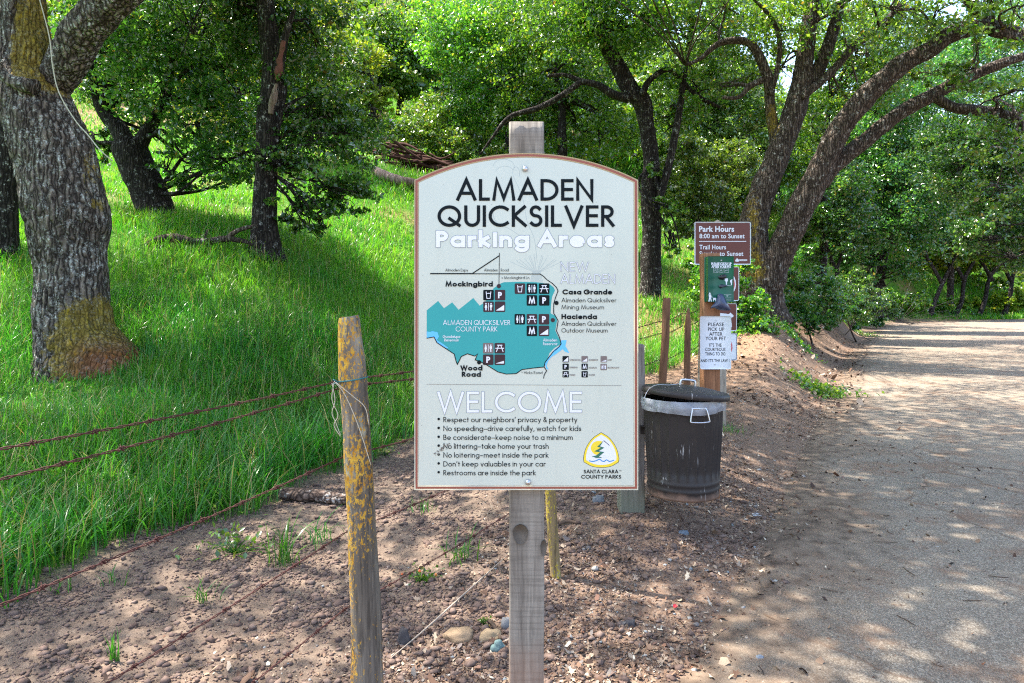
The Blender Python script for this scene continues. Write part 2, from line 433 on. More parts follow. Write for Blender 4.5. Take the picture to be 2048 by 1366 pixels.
tag(o, "worn pale road curving away to the right under trees", "road", kind="structure")

# ------------------------------------------------------------ grass on the slope (nobody could count it)
def blades(px, py, pz, L, wd, lean, seed, segs=3):
    n = len(px); r = np.random.default_rng(seed); a = r.uniform(0, 2 * np.pi, n); f = a + r.normal(0, .5, n)
    d = np.stack([np.cos(a), np.sin(a)], -1); s = np.stack([-np.sin(f), np.cos(f)], -1)
    V = np.zeros((n, 2 * segs + 1, 3)); b = np.stack([px, py, pz], -1)
    for k in range(segs + 1):
        u = k / segs; c = b.copy()
        c[:, :2] += d * (L * lean * u ** 1.8)[:, None]; c[:, 2] += L * (u - .45 * np.minimum(lean, 1.1) * u ** 2.6)
        hw = wd * .5 * (1 - u ** 2.2) * (.7 + .6 * u)
        if k < segs:
            V[:, 2 * k] = c; V[:, 2 * k, :2] -= s * hw[:, None]; V[:, 2 * k + 1] = c; V[:, 2 * k + 1, :2] += s * hw[:, None]
        else: V[:, 2 * k] = c
    off = (np.arange(n) * (2 * segs + 1))[:, None]
    Q = np.concatenate([off + np.array([2 * k, 2 * k + 1, 2 * k + 3, 2 * k + 2]) for k in range(segs - 1)])
    T = off + np.array([2 * segs - 2, 2 * segs - 1, 2 * segs])
    return V.reshape(-1, 3), Q, T
grassm = leafmat("grass_blade", lin(34, 98, 28), lin(52, 126, 40), lin(94, 150, 62), .48, .3, (1.2, 1.3, .55), .55, (lin(104, 142, 50), .9, .5))
grassl = leafmat("grass_blade_lit", lin(46, 114, 28), lin(70, 138, 38), lin(112, 158, 60), .5, .34, (1.25, 1.3, .45), .5, (lin(118, 154, 50), .8, .45))  # far bands: sunlight put into the colour, a brighter yellower copy of grassm
drym = leafmat("dry_blade", lin(140, 120, 70), lin(170, 150, 96), lin(190, 176, 124), .3, .6, (1, 1, .8))
mb = MB()
def scatter(x0, x1, y0, y1, dens, ok):
    n = int((x1 - x0) * (y1 - y0) * dens); x = rng.uniform(x0, x1, n); y = rng.uniform(y0, y1, n)
    k = (np.abs(x) < y * .80 + .8); x, y = x[k], y[k]
    k = ok(x, y); return x[k], y[k]
def in_grass(x, y):
    rd, fd = road_d(x, y), fence_d(x, y); g = grass_mask(x, y, rd, fd)
    p = np.stack([x, y, x * 0], -1)
    thin = .45 + .55 * sm(fbm(p * .8, 2, 77), .3, .5)
    return (rng.uniform(0, 1, len(x)) < g * thin) & (rd > 1.5 - 1.1 * sm(y, 20, 28))
for (x0, x1, y0, y1, dn, L0, wd, sg) in ((-6, 0, 2.6, 6, 2300, .42, .0100, 4), (-8, 1, 6, 9, 1600, .34, .0092, 4), (-11, 5, 9, 13, 750, .27, .011, 3), (-16, 9, 13, 20, 330, .27, .018, 3), (-26, 30, 20, 34, 90, .3, .034, 3), (-34, 44, 34, 60, 50, .45, .07, 3)):
    x, y = scatter(x0, x1, y0, y1, dn, in_grass)
    z = ground(x, y); p = np.stack([x, y, x * 0], -1)
    L = L0 * (.45 + 1.05 * fbm(p * .7, 2, 81)) * rng.uniform(.55, 1.35, len(x))
    L = L * (1 - .72 * np.exp(-((x + 4.35) ** 2 / 1.1 + (y - 6.7) ** 2 / .8)))
    L = L * np.where(y > 12, 1 - .4 * sm(fbm(p * .3, 2, 83), .45, .6), 1)
    mb.add(*blades(x, y, z - .01, L, wd * rng.uniform(.6, 1.3, len(x)), rng.uniform(.1, .95, len(x)), int(x0 * 10 + 900), sg), m=0 if y0 < 8.9 else 2)
    k = rng.uniform(0, 1, len(x)) < .09
    mb.add(*blades(x[k], y[k], z[k], L[k] * rng.uniform(.8, 1.35, k.sum()), wd * np.full(k.sum(), .6), rng.uniform(.05, .8, k.sum()), 7, sg), m=1)
o = mb.build("grass", [grassm, drym, grassl]); tag(o, "tall green grass covering the slope behind the fence", "grass", kind="stuff")
# ------------------------------------------------------------ lettering drawn with round-nib strokes
def arc(cx, cy, rx, ry, a0, a1, n=None):
    n = n or max(4, int(abs(a1 - a0) / 15)); a = np.radians(np.linspace(a0, a1, n + 1))
    return [(cx + rx * math.cos(q), cy + ry * math.sin(q)) for q in a]
XH = .62; Rr = XH / 2
_b = lambda cx: arc(cx, Rr, Rr, Rr, 0, 360, 24)
GL = {
 'A': (.84, [[(0, 0), (.42, 1.04), (.84, 0)], [(.15, .32), (.69, .32)]]), 'B': (.52, [[(0, 0), (0, 1), (.2, 1)] + arc(.22, .76, .22, .24, 90, -90) + [(.02, .52)], [(.2, .52)] + arc(.24, .26, .27, .26, 90, -90) + [(0, 0)]]),
 'C': (.85, [arc(.5, .5, .5, .5, 48, 312)]), 'D': (.74, [[(0, 0), (0, 1), (.22, 1)] + arc(.22, .5, .52, .5, 90, -90) + [(0, 0)]]),
 'E': (.46, [[(.46, 1), (0, 1), (0, 0), (.46, 0)], [(0, .52), (.43, .52)]]), 'F': (.44, [[(.44, 1), (0, 1), (0, 0)], [(0, .52), (.4, .52)]]),
 'G': (1., [arc(.5, .5, .5, .5, 48, 360) + [(.58, .5)]]), 'H': (.64, [[(0, 0), (0, 1)], [(.64, 0), (.64, 1)], [(0, .53), (.64, .53)]]), 'I': (0, [[(0, 0), (0, 1)]]),
 'K': (.56, [[(0, 0), (0, 1)], [(.54, 1), (.04, .52), (.58, 0)]]), 'L': (.38, [[(0, 1), (0, 0), (.38, 0)]]), 'M': (.98, [[(0, 0), (.14, 1.03), (.49, .04), (.84, 1.03), (.98, 0)]]),
 'N': (.7, [[(0, 0), (0, 1.02), (.7, -.02), (.7, 1)]]), 'O': (1., [arc(.5, .5, .5, .5, 0, 360, 36)]), 'P': (.46, [[(0, 0), (0, 1), (.2, 1)] + arc(.2, .74, .26, .26, 90, -90) + [(.02, .48)]]),
 'Q': (1.02, [arc(.5, .5, .5, .5, 0, 360, 36), [(.52, .36), (.98, -.0)]]), 'R': (.5, [[(0, 0), (0, 1), (.2, 1)] + arc(.2, .74, .26, .26, 90, -90) + [(.02, .48)], [(.17, .46), (.5, 0)]]),
 'S': (.5, [arc(.25, .76, .22, .24, 35, 262) + arc(.25, .26, .25, .26, 82, -145)]), 'T': (.52, [[(0, 1), (.52, 1)], [(.26, 1), (.26, 0)]]),
 'U': (.62, [[(0, 1)] + arc(.31, .31, .31, .31, 180, 360) + [(.62, 1)]]), 'V': (.76, [[(0, 1), (.38, -.03), (.76, 1)]]), 'W': (1.16, [[(0, 1), (.29, -.02), (.58, 1.02), (.87, -.02), (1.16, 1)]]),
 'Y': (.68, [[(0, 1), (.34, .48), (.68, 1)], [(.34, .48), (.34, 0)]]), 'X': (.6, [[(0, 0), (.6, 1)], [(0, 1), (.6, 0)]]),
 'a': (XH, [_b(Rr), [(XH, XH), (XH, 0)]]), 'b': (XH, [[(0, 1.06), (0, 0)], _b(Rr)]), 'c': (.52, [arc(Rr, Rr, Rr, Rr, 48, 312)]), 'd': (XH, [_b(Rr), [(XH, 1.06), (XH, 0)]]),
 'e': (XH, [[(.01, Rr), (XH, Rr)] + arc(Rr, Rr, Rr, Rr, 6, 310)]), 'f': (.32, [[(.12, 0), (.12, .86)] + arc(.3, .86, .18, .2, 180, 95), [(0, XH), (.28, XH)]]),
 'g': (XH, [_b(Rr), [(XH, XH), (XH, -.06)] + arc(Rr, -.06, Rr, .24, 0, -150)]), 'h': (.5, [[(0, 1.06), (0, 0)], arc(.25, .36, .25, .26, 180, 0) + [(.5, 0)]]), 'i': (0, [[(0, XH), (0, 0)], [(0, .86), (0, .88)]]),
 'k': (.46, [[(0, 1.06), (0, 0)], [(.4, XH), (.03, .34), (.44, 0)]]), 'l': (0, [[(0, 1.06), (0, 0)]]), 'm': (.86, [[(0, XH), (0, 0)], arc(.215, .38, .215, .24, 180, 0) + [(.43, 0)], arc(.645, .38, .215, .24, 180, 0) + [(.86, 0)]]),
 'n': (.5, [[(0, XH), (0, 0)], arc(.25, .36, .25, .26, 180, 0) + [(.5, 0)]]), 'o': (XH, [_b(Rr)]), 'p': (XH, [[(0, XH), (0, -.36)], _b(Rr)]), 'r': (.26, [[(0, XH), (0, 0)], arc(.24, .36, .24, .26, 180, 80)]),
 's': (.34, [arc(.17, .47, .15, .15, 30, 262) + arc(.17, .16, .17, .16, 82, -145)]), 't': (.28, [[(.14, .9), (.14, 0)], [(0, XH), (.28, XH)]]), 'u': (.5, [[(0, XH)] + arc(.25, .26, .25, .26, 180, 360), [(.5, XH), (.5, 0)]]),
 'v': (.48, [[(0, XH), (.24, -.02), (.48, XH)]]), 'w': (.82, [[(0, XH), (.205, -.02), (.41, XH), (.615, -.02), (.82, XH)]]), 'x': (.44, [[(0, 0), (.44, XH)], [(0, XH), (.44, 0)]]), 'y': (.5, [[(0, XH), (.25, .02)], [(.5, XH), (.12, -.34)]]),
 '-': (.5, [[(0, .34), (.5, .34)]]), "'": (.05, [[(.05, 1.02), (0, .78)]]), ',': (.05, [[(.07, .06), (0, -.16)]]), '&': (.62, [[(.6, 0), (.14, .72)] + arc(.28, .82, .15, .2, 200, -20) + [(.06, .36)] + arc(.24, .22, .22, .22, 160, 320) + [(.56, .4)]]),
 '<': (.4, [[(.4, .6), (0, .38), (.4, .16)]]), '^': (.4, [[(0, .6), (.2, .9), (.4, .6)]]), '.': (0, [[(0, 0), (0, .02)]]),
}
def ribbon(pts, hw, ext=True):
    P = [np.array(p, float) for p in pts]
    P = [P[0]] + [b for a, b in zip(P[:-1], P[1:]) if np.linalg.norm(b - a) > hw * .02]
    closed = np.linalg.norm(P[0] - P[-1]) < 1e-6 and len(P) > 3
    if not closed and ext:
        for a, b in ((0, 1), (-1, -2)):
            d = P[a] - P[b]; P[a] = P[a] + d / (np.linalg.norm(d) + 1e-9) * hw * .98
    P = np.array(P); n = len(P); D = P[1:] - P[:-1]; D /= np.linalg.norm(D, axis=1)[:, None] + 1e-9
    N = np.stack([-D[:, 1], D[:, 0]], -1); M = np.zeros((n, 2))
    for i in range(n):
        if closed: a, b = N[(i - 1) % (n - 1)], N[i % (n - 1)]
        else: a, b = N[max(i - 1, 0)], N[min(i, n - 2)]
        m = a + b; l = np.linalg.norm(m)
        if l < .35: M[i] = b
        else: m /= l; M[i] = m * min(1 / max(m @ b, .3), 2.6)
    L, Rt = P + M * hw, P - M * hw
    V = np.stack([L, Rt], 1).reshape(-1, 2); i = np.arange(n - 1)
    return V, np.stack([2 * i, 2 * i + 1, 2 * i + 3, 2 * i + 2], -1)

def strokes(mb, lines, hw, y, lift=2e-5, m=0):
    "flat ink lines in the plane y; each stroke a hair in front of the one before"
    for k, l in enumerate(lines):
        V, Q = ribbon(l, hw); y_ = y - lift * (k % 3) - np.arange(len(V)) * 1.2e-6
        mb.add(np.stack([V[:, 0], y_, V[:, 1]], -1), Q, m=m)

def write(mb, s, x0, x1, zb, cap, wt, y, m=0, outline=None, m2=1):
    "text s set between x0 and x1 on base line zb with cap height cap"
    w_ = wt; gap = .17 + w_ * .75; X_ = 0; items = []
    for ch in s:
        if ch == ' ': X_ += .34; continue
        wd, st = GL[ch]; items.append((X_, st)); X_ += wd * (1 - .25 * max(0, w_ - .12)) + gap
    tot = X_ - gap; hw = w_ / 2 * cap
    sx = (x1 - x0 - w_ * cap) / tot
    for X0, st in items:
        ls = []
        for l in st:
            ls.append([(x0 + hw + (X0 + px * (1 - .25 * max(0, w_ - .12))) * sx, zb + (hw + pz * (cap - 2 * hw) if pz >= 0 else hw + pz * cap)) for px, pz in l])
        if outline: strokes(mb, ls, hw + outline, y, m=m2); strokes(mb, ls, hw, y - 1.6e-4, m=m)
        else: strokes(mb, ls, hw, y, m=m)

def printed(s, x0, x1, zb, cap, y, bold=0.):
    "text in the plain sans face as a flat mesh, set between x0 and x1"
    cu = bpy.data.curves.new("tmp", 'FONT'); cu.body = s; cu.offset = bold; cu.resolution_u = 3; cu.space_character = 1.05 if bold else 1.
    ob = bpy.data.objects.new("tmp", cu); C.objects.link(ob)
    dg = bpy.context.evaluated_depsgraph_get(); me = bpy.data.meshes.new_from_object(ob.evaluated_get(dg))
    V = np.zeros(len(me.vertices) * 3); me.vertices.foreach_get("co", V); V = V.reshape(-1, 3)
    T = []
    for p in me.polygons:
        v = list(p.vertices)
        for k in range(1, len(v) - 1): T.append((v[0], v[k], v[k + 1]))
    T = np.array(T); bpy.data.objects.remove(ob); bpy.data.curves.remove(cu); bpy.data.meshes.remove(me)
    x_a, x_b = V[:, 0].min(), V[:, 0].max(); O = np.zeros_like(V)
    O[:, 0] = x0 + (V[:, 0] - x_a) / (x_b - x_a) * (x1 - x0); O[:, 2] = zb + V[:, 1] / .73 * cap; O[:, 1] = y
    a, b, c_ = O[T[:, 0]], O[T[:, 1]], O[T[:, 2]]; k = np.cross(b - a, c_ - a)[:, 1] > 0; T[k] = T[k][:, ::-1]
    return O, T

# ------------------------------------------------------------ inks, paints, woods, metal
def paint(name, c, rough=.45, spec=.35): return flat(name, c, rough, spec, var=.05, scale=14)
INK = paint("ink_black", lin(14, 22, 26), .6, .12); WHITE = paint("ink_white", lin(214, 215, 222)); GREYI = paint("ink_grey", lin(122, 132, 136)); PALEI = paint("ink_pale", lin(160, 172, 170))
TEAL = paint("ink_teal", lin(44, 148, 148)); BLUE = paint("ink_blue", lin(92, 178, 226)); MAROON = paint("ink_maroon", lin(48, 22, 32)); TAUPE = paint("ink_taupe", lin(110, 98, 96))
BROWNP = flat("paint_brown", lin(98, 50, 42), .4, .35, var=.07); YEL = paint("ink_yellow", lin(226, 200, 54)); DGREEN = paint("ink_green", lin(44, 104, 84)); SEA = paint("ink_sea", lin(44, 128, 186)); RED = paint("ink_red", lin(196, 40, 52))
EDGE = paint("edge_beige", lin(196, 186, 160)); RUSTB = paint("border_russet", lin(140, 78, 64)); NAVY = paint("ink_navy", lin(40, 48, 84)); GREENP = paint("paint_green", lin(8, 84, 64), .35, .4)
tp = NT("panel_face", .3, .4); pn_ = tp.noise(3, 4); pc = tp.mix(pn_, lin(176, 183, 173), lin(193, 198, 186))
pc = tp.mix(tp.ramp(tp.noise(14, 6, tp.vec((1.6, 1, .35)), rough=.75), [(.52, 0.), (.78, .22)]), pc, lin(160, 160, 146))
pc = tp.mix(tp.ramp(tp.vor(38), [(.03, .8), (.05, 0.)]), pc, lin(120, 116, 104)); tp.col(pc)
tp.p.inputs["Coat Weight"].default_value = .35; tp.p.inputs["Coat Roughness"].default_value = .12
PANEL = tp.m
STEEL = flat("bolt_steel", lin(190, 190, 194), .28, .5, metal=.9, var=.1)

def woodmat(name, c0, c1, c2, lichen=None, horiz=False, sc=1., foot=None):
    t = NT(name, .85, .2)
    g = t.noise(16 * sc, 6, t.vec((1, 1, .09)), rough=.7, dist=.6); f = t.noise(70 * sc, 4, t.vec((1, 1, .06)), rough=.7)
    c = t.ramp(g, [(.28, c0), (.5, c1), (.72, c2)]); c = t.mix(t.math('MULTIPLY', t.ramp(f, [(.36, 1.), (.5, 0.)]), .45 if horiz else .65), c, tuple(v * .4 for v in c0[:3]) + (1,))
    blot = t.ramp(t.noise(5, 4), [(.4, 0.), (.7, .5)]); c = t.mix(blot, c, tuple(v * .6 for v in c1[:3]) + (1,))
    if horiz:
        sw = t.noise(9, 5, t.vec((.6, .6, 15)), rough=.7); c = t.mix(t.math('MULTIPLY', t.ramp(sw, [(.38, 1.), (.52, 0.)]), .28), c, tuple(v * .5 for v in c0[:3]) + (1,))
    if lichen:
        wt, ly = lichen
        pale = t.ramp(t.noise(9, 5, t.vec((1, 1, .25)), rough=.75), [(.56, 0.), (.66, .8)]); c = t.mix(pale, c, lin(176, 172, 150))
        ln = t.noise(105, 6, t.vec((1, 1, .55)), rough=.8); big = t.noise(7, 4, t.vec((1, 1, .35))); k = t.math('ADD', ln, t.math('MULTIPLY', t.math('SUBTRACT', big, .5), .6))
        sx = t.n('SeparateXYZ'); t.put(sx.inputs[0], t.co); k = t.math('SUBTRACT', k, t.math('MULTIPLY', sx.outputs[0], .7))
        msk = t.ramp(k, [(.6 - wt, 0.), (.64 - wt, 1.)]); c = t.mix(msk, c, t.ramp(t.noise(60, 3), [(.35, ly[0]), (.65, ly[1])]))
    if foot:
        sep = t.n("SeparateXYZ"); t.vec(); t.put(sep.inputs[0], t.co)
        k = t.ramp(t.math('ADD', sep.outputs[2], t.math('MULTIPLY', t.math('SUBTRACT', t.noise(7, 4), .5), .25)), [(foot[1], 1.), (foot[2], 0.)])
        c = t.mix(t.math('MULTIPLY', k, .6), c, foot[0])
    t.col(c); t.bump(t.math('ADD', g, f), .7, .004); return t.m
GREYWOOD = woodmat("weathered_wood", lin(92, 84, 76), lin(138, 130, 120), lin(172, 164, 152), horiz=True, foot=(lin(150, 112, 90), .28, .5))
LICHWOOD = woodmat("lichened_wood", lin(60, 55, 50), lin(106, 99, 90), lin(156, 149, 136), lichen=(.042, (lin(164, 112, 30), lin(196, 158, 62))))
YLICHWOOD = woodmat("yellow_lichened_wood", lin(88, 76, 54), lin(136, 116, 84), lin(166, 146, 112), lichen=(.04, (lin(160, 138, 34), lin(190, 172, 56))))
BROWNWOOD = woodmat("brown_wood", lin(84, 58, 44), lin(118, 84, 62), lin(148, 110, 84))
TANWOOD = woodmat("tan_wood", lin(112, 74, 50), lin(150, 104, 74), lin(178, 132, 98))
PALEWOOD = woodmat("pale_wood", lin(120, 106, 92), lin(160, 146, 130), lin(184, 172, 156))
BLUEWOOD = woodmat("bluish_wood", lin(92, 84, 78), lin(126, 116, 108), lin(150, 146, 142), foot=(lin(112, 118, 100), .05, .2))
RUSTW = flat("rusty_wire", lin(74, 44, 40), .8, .3, metal=.2, var=.3, scale=60)
TIEW = flat("green_wire", lin(40, 100, 106), .5, .4); TWINE = flat("pale_twine", lin(186, 178, 160), .9, .1)

# ------------------------------------------------------------ the big park sign
DS = 1.85; K = DS / FPX
def sp(px, py): return ((px - 1024) * K, EYE - (py - HZ) * K)
def c1(u, v): return sp(820 + u * .234375, 220 + v * .234375)
def c2(u, v): return sp(820 + u * .234375, 500 + v * .234375)
def c3(u, v): return sp(820 + u * .234375, 740 + v * .234375)
YF = DS; u_ = .234375 * K
zb0 = gz(.039, 1.9)
sign = thing("park_sign", "large pale arched information board with a teal map, bolted to a square wooden post", "sign", (.0393, 1.92, zb0))
px0, px1 = sp(1018.5, 0)[0], sp(1089, 0)[0]
def post(name, x0, x1, y0, y1, z0, z1, m, parent, seed, top=None, bev=.006, amp=.003, nz=60):
    "square sawn post with slightly worn faces"
    pr = []; n = 8; bx = rrect(x0, y0, x1, y1, bev, 2); out = []
    L = []
    for k in range(len(bx)):
        a, b = np.array(bx[k]), np.array(bx[(k + 1) % len(bx)]); m_ = max(1, int(np.linalg.norm(b - a) / .014))
        L += [a + (b - a) * q / m_ for q in range(m_)]
    L = np.array(L); zs = np.linspace(z0, z1, nz); ns = len(L)
    V = np.array([[x, y, z] for z in zs for x, y in L]); cen = np.array([(x0 + x1) / 2, (y0 + y1) / 2, 0]); D = V - cen; D[:, 2] = 0; D /= np.linalg.norm(D, axis=1)[:, None]
    q = V * np.array([1, 1, .18]) * 26; V = V + D * ((fbm(q, 3, seed) - .5) * 2 * amp)[:, None]
    i, j = np.meshgrid(np.arange(nz - 1), np.arange(ns), indexing='ij'); j2 = (j + 1) % ns
    Q = np.stack([i * ns + j, i * ns + j2, (i + 1) * ns + j2, (i + 1) * ns + j], -1).reshape(-1, 4)
    k = len(V); V = np.vstack([V, [[cen[0], cen[1], z1 + (top or .002)]]]); jj = np.arange(ns); T = np.stack([(nz - 1) * ns + jj, (nz - 1) * ns + (jj + 1) % ns, np.full(ns, k)], -1)
    return mk(name, V, [Q, T], m, parent)
pst = post("post", px0, px1, YF + .016, YF + .112, zb0 - .3, sp(0, 240)[1], GREYWOOD, sign, 3)
KNOT = flat("knot_wood", lin(92, 85, 77), .9, .1, var=.35, scale=60, bump=.6)
for (kx, ky, rx_, rz_) in ((1041, 1072, 15, 20), (1088, 1100, 6, 16)):
    pts = [(sp(kx, ky)[0] + rx_ * K * math.cos(a) * (1 + .1 * math.sin(3 * a)), sp(kx, ky)[1] + rz_ * K * math.sin(a)) for a in np.linspace(0, 2 * np.pi, 21)[:-1]]
    V, Q, T = slab(pts, YF + .0118, YF + .03); mk("knot", V, [Q, T], KNOT, pst)
def outline(ins):
    "the board's edge, drawn in by ins metres"
    L, Rt, B = sp(828.5, 0)[0] + ins, sp(1276.5, 0)[0] - ins, sp(0, 980)[1] + ins
    zs_, zt = sp(0, 360)[1], sp(0, 306)[1]; hwid = (Rt - L) / 2 + ins; cx = (L + Rt) / 2; sag = zt - zs_
    Rad = (hwid ** 2 + sag ** 2) / (2 * sag); cz = zt - Rad; r = Rad - ins; a = math.asin((hwid - ins) / r)
    return [(L, B), (Rt, B)] + [(cx + r * math.sin(q), cz + r * math.cos(q)) for q in np.linspace(a, -a, 33)]
V, Q, T = slab(outline(0), YF, YF + .014)
face = mk("panel", V, [Q, T], EDGE, sign)
def ring(a, b, y):
    n = len(a); V = np.array([[p[0], y, p[1]] for p in a + b]); i = np.arange(n); j = (i + 1) % n
    return V, np.stack([i, i + n, j + n, j], -1)[:, ::-1]
V, Q = ring(outline(.0035), outline(.0092), YF - .0004); mk("border", V, Q, RUSTB, face)
V, T = poly(outline(.0128), YF - .0004); mk("face_sheet", V, T, PANEL, face)
Y1, Y2, Y3, Y4 = YF - .0007, YF - .001, YF - .0013, YF - .0016
def tx(name, mats, rows, fr, y=Y4, outline_=None):
    for s, a, b, base, cap, wt in rows:
        mb = MB(); (xa, zb), (xb, _) = fr(a, base), fr(b, base); write(mb, s, xa, xb, zb, cap * u_, wt, y, outline=outline_); mb.build(name, mats, face)
tx("title_lettering", INK, [("ALMADEN", 395, 1565, 775, 185, .15), ("QUICKSILVER", 235, 1745, 998, 184, .15)], c1)
tx("subtitle_lettering", [WHITE, GREYI], [("Parking Areas", 222, 1742, 1172, 142, .24)], c1, Y3, .0011)
tx("welcome_lettering", [WHITE, GREYI], [("WELCOME", 234, 1465, 362, 178, .12)], c3, Y3, .0010)
tx("town_lettering", [WHITE, GREYI], [("NEW", 1285, 1523, 183, 80, .075), ("ALMADEN", 1285, 1750, 287, 80, .075)], c2, Y3, .0007)
tx("place_lettering", INK, [("Mockingbird", 303, 707, 312, 44, .25), ("Casa Grande", 1300, 1725, 380, 44, .25), ("Hacienda", 1292, 1595, 590, 44, .25), ("Wood", 430, 618, 1028, 44, .25), ("Road", 442, 605, 1082, 44, .25)], c2)
tx("museum_lettering", INK, [("Almaden Quicksilver", 1292, 1760, 447, 37, .11), ("Mining Museum", 1292, 1655, 506, 37, .11), ("Almaden Quicksilver", 1292, 1760, 647, 37, .11), ("Outdoor Museum", 1292, 1685, 704, 37, .11)], c2)
tx("road_lettering", INK, [("Almaden Expy", 302, 495, 183, 24, .11), ("Almaden", 632, 750, 183, 24, .11), ("Road", 775, 842, 183, 24, .11), ("< Mockingbird Ln", 780, 1018, 248, 24, .11), ("^ Hicks Road", 950, 1130, 1058, 24, .11)], c2)
tx("park_lettering", WHITE, [("ALMADEN QUICKSILVER", 282, 855, 640, 42, .1), ("COUNTY PARK", 390, 745, 695, 42, .1), ("Guadalupe", 280, 430, 750, 24, .13), ("Reservoir", 293, 418, 780, 24, .13), ("Almaden", 1135, 1255, 780, 24, .13), ("Reservoir", 1135, 1258, 812, 24, .13)], c2)
rules = ["Respect our neighbors' privacy & property", "No speeding-drive carefully, watch for kids", "Be considerate-keep noise to a minimum", "No littering-take home your trash", "No loitering-meet inside the park", "Don't keep valuables in your car", "Restrooms are inside the park"]
rx1 = [1427, 1460, 1388, 1183, 1183, 1157, 1075]
mb = MB()
for k, s in enumerate(rules):
    base = 445 + k * 75.5; (xa, zb), (xb, _) = c3(285, base), c3(rx1[k], base); write(mb, s, xa, xb, zb, 45 * u_, .12, Y4)
    bx_, bz_ = c3(245, base - 27); V, T = poly([(bx_ + 11 * u_ * math.cos(a), bz_ + 11 * u_ * math.sin(a)) for a in np.linspace(0, 6.283, 13)[:-1]], Y4); mb.add(V, T=T)
mb.build("rule_lettering", INK, face)
teal = [(143, 515), (240, 435), (290, 497), (360, 447), (415, 510), (540, 410), (595, 475), (640, 445), (680, 380), (715, 325), (765, 290), (800, 275), (940, 271), (1080, 275), (1190, 290), (1225, 318), (1237, 345), (1212, 400), (1203, 470), (1200, 540), (1236, 560), (1255, 600), (1246, 650), (1240, 690), (1255, 720), (1275, 760), (1290, 800), (1230, 838), (1190, 880), (1180, 910), (1160, 950), (1143, 995), (1060, 1003), (960, 1018), (915, 1050), (820, 1055), (750, 1036), (650, 972), (600, 950), (560, 935), (578, 888), (555, 903), (490, 885), (435, 910), (405, 970), (380, 888), (320, 848), (228, 788), (203, 740), (143, 753)]
V, T = poly([c2(*p) for p in teal], Y1); mk("map_area", V, T, TEAL, face)
for nm, lk in (("lake", [(143, 695), (172, 700), (190, 693), (235, 702), (247, 740), (228, 768), (280, 800), (327, 835), (312, 838), (226, 788), (203, 742), (143, 752)]), ("lake", [(1292, 770), (1336, 770), (1325, 818), (1360, 880), (1322, 868), (1303, 845), (1242, 890), (1205, 912), (1180, 945), (1164, 985), (1182, 1022), (1162, 1012), (1150, 970), (1185, 912), (1232, 850), (1286, 812)])):
    V, T = poly([c2(*p) for p in lk], Y2); mk(nm, V, T, BLUE, face)
mb = MB()
def ln(pts, wpx): strokes(mb, [[c2(*p) for p in pts]], wpx * u_ / 2, Y3 - 1e-5 * ln.k); ln.k += 2
ln.k = 0
ln([(178, 202), (530, 202)], 10); ln([(534, 200), (760, 50)], 9); ln([(763, 27), (759, 305)], 5)
ln([(532, 203), (1110, 205), (1140, 225), (1170, 255), (1215, 285), (1250, 320), (1263, 350), (1240, 410), (1226, 460), (1226, 540), (1250, 578), (1264, 605), (1250, 690), (1275, 745), (1290, 800), (1270, 828), (1222, 868), (1182, 918), (1152, 960), (1144, 998), (1166, 1030), (1146, 1062), (1140, 1093)], 7)
ln([(145, 752), (205, 741), (230, 790), (320, 850), (378, 888), (392, 945), (404, 976), (412, 962), (438, 908), (490, 885), (553, 905), (576, 888), (556, 938), (596, 950), (650, 978), (750, 1040), (820, 1058), (905, 1055), (955, 1020), (1060, 1006), (1143, 998)], 7)
mb.build("map_road", INK, face)
for (u, v, m) in ((758, 308, MAROON), (1250, 452, INK), (1218, 598, MAROON), (590, 958, INK)):
    x_, z_ = c2(u, v); V, T = poly([(x_ + 18 * u_ * math.cos(a), z_ + 18 * u_ * math.sin(a)) for a in np.linspace(0, 6.283, 17)[:-1]], Y4); mk("map_dot", V, T, m, face)
def icon(kind, u, v, size, m):
    mb = MB(); x, z = c2(u, v); h = size * u_ / 2
    V, T = poly(rrect(x - h, z - h, x + h, z + h, h * .2, 3), Y2); mb.add(V, T=T)
    q = lambda a, b: (x + a * h, z + b * h)
    S_ = lambda ls, wd: strokes(mb, [[q(*p) for p in l] for l in ls], wd * h / 2, Y3, m=1)
    P_ = lambda pts: mb.add(*(lambda VT: (VT[0], None, VT[1]))(poly([q(*p) for p in pts], Y3)), m=1)
    if kind in 'PM':
        wd = .62 if kind == 'P' else 1.1; write(mb, kind, q(-wd / 2 - .06, 0)[0], q(wd / 2 + .06, 0)[0], q(0, -.6)[1], 1.2 * h, .22, Y3, m=1)
    elif kind == 'cup': S_([[(-.45, .62), (-.3, -.62), (.3, -.62), (.45, .62)], [(-.36, .34), (.36, .34)]], .13)
    elif kind == 'table': S_([[(-.42, .58), (.42, .58)], [(-.75, 0), (.75, 0)], [(-.22, .5), (-.62, -.62)], [(.22, .5), (.62, -.62)]], .15)
    elif kind == 'wc':
        for s_ in (-1, 1):
            P_([(s_ * .48 + .13 * math.cos(a), .58 + .14 * math.sin(a)) for a in np.linspace(0, 6.283, 11)[:-1]])
            if s_ < 0: P_([(-.62, .38), (-.34, .38), (-.24, -.2), (-.36, -.2), (-.38, -.68), (-.58, -.68), (-.6, -.2), (-.72, -.2)])
            else: P_([(.26, .38), (.7, .38), (.7, -.1), (.62, -.1), (.6, -.68), (.36, -.68), (.34, -.1), (.26, -.1)])
        S_([[(0, .66), (0, -.66)]], .1)
    else:
        P_([(-.8, -.72), (.8, -.72), (.8, {'steep': .75, 'mid': .35, 'easy': -.2}[kind])])
    mb.build("pictogram", [m, WHITE], face)
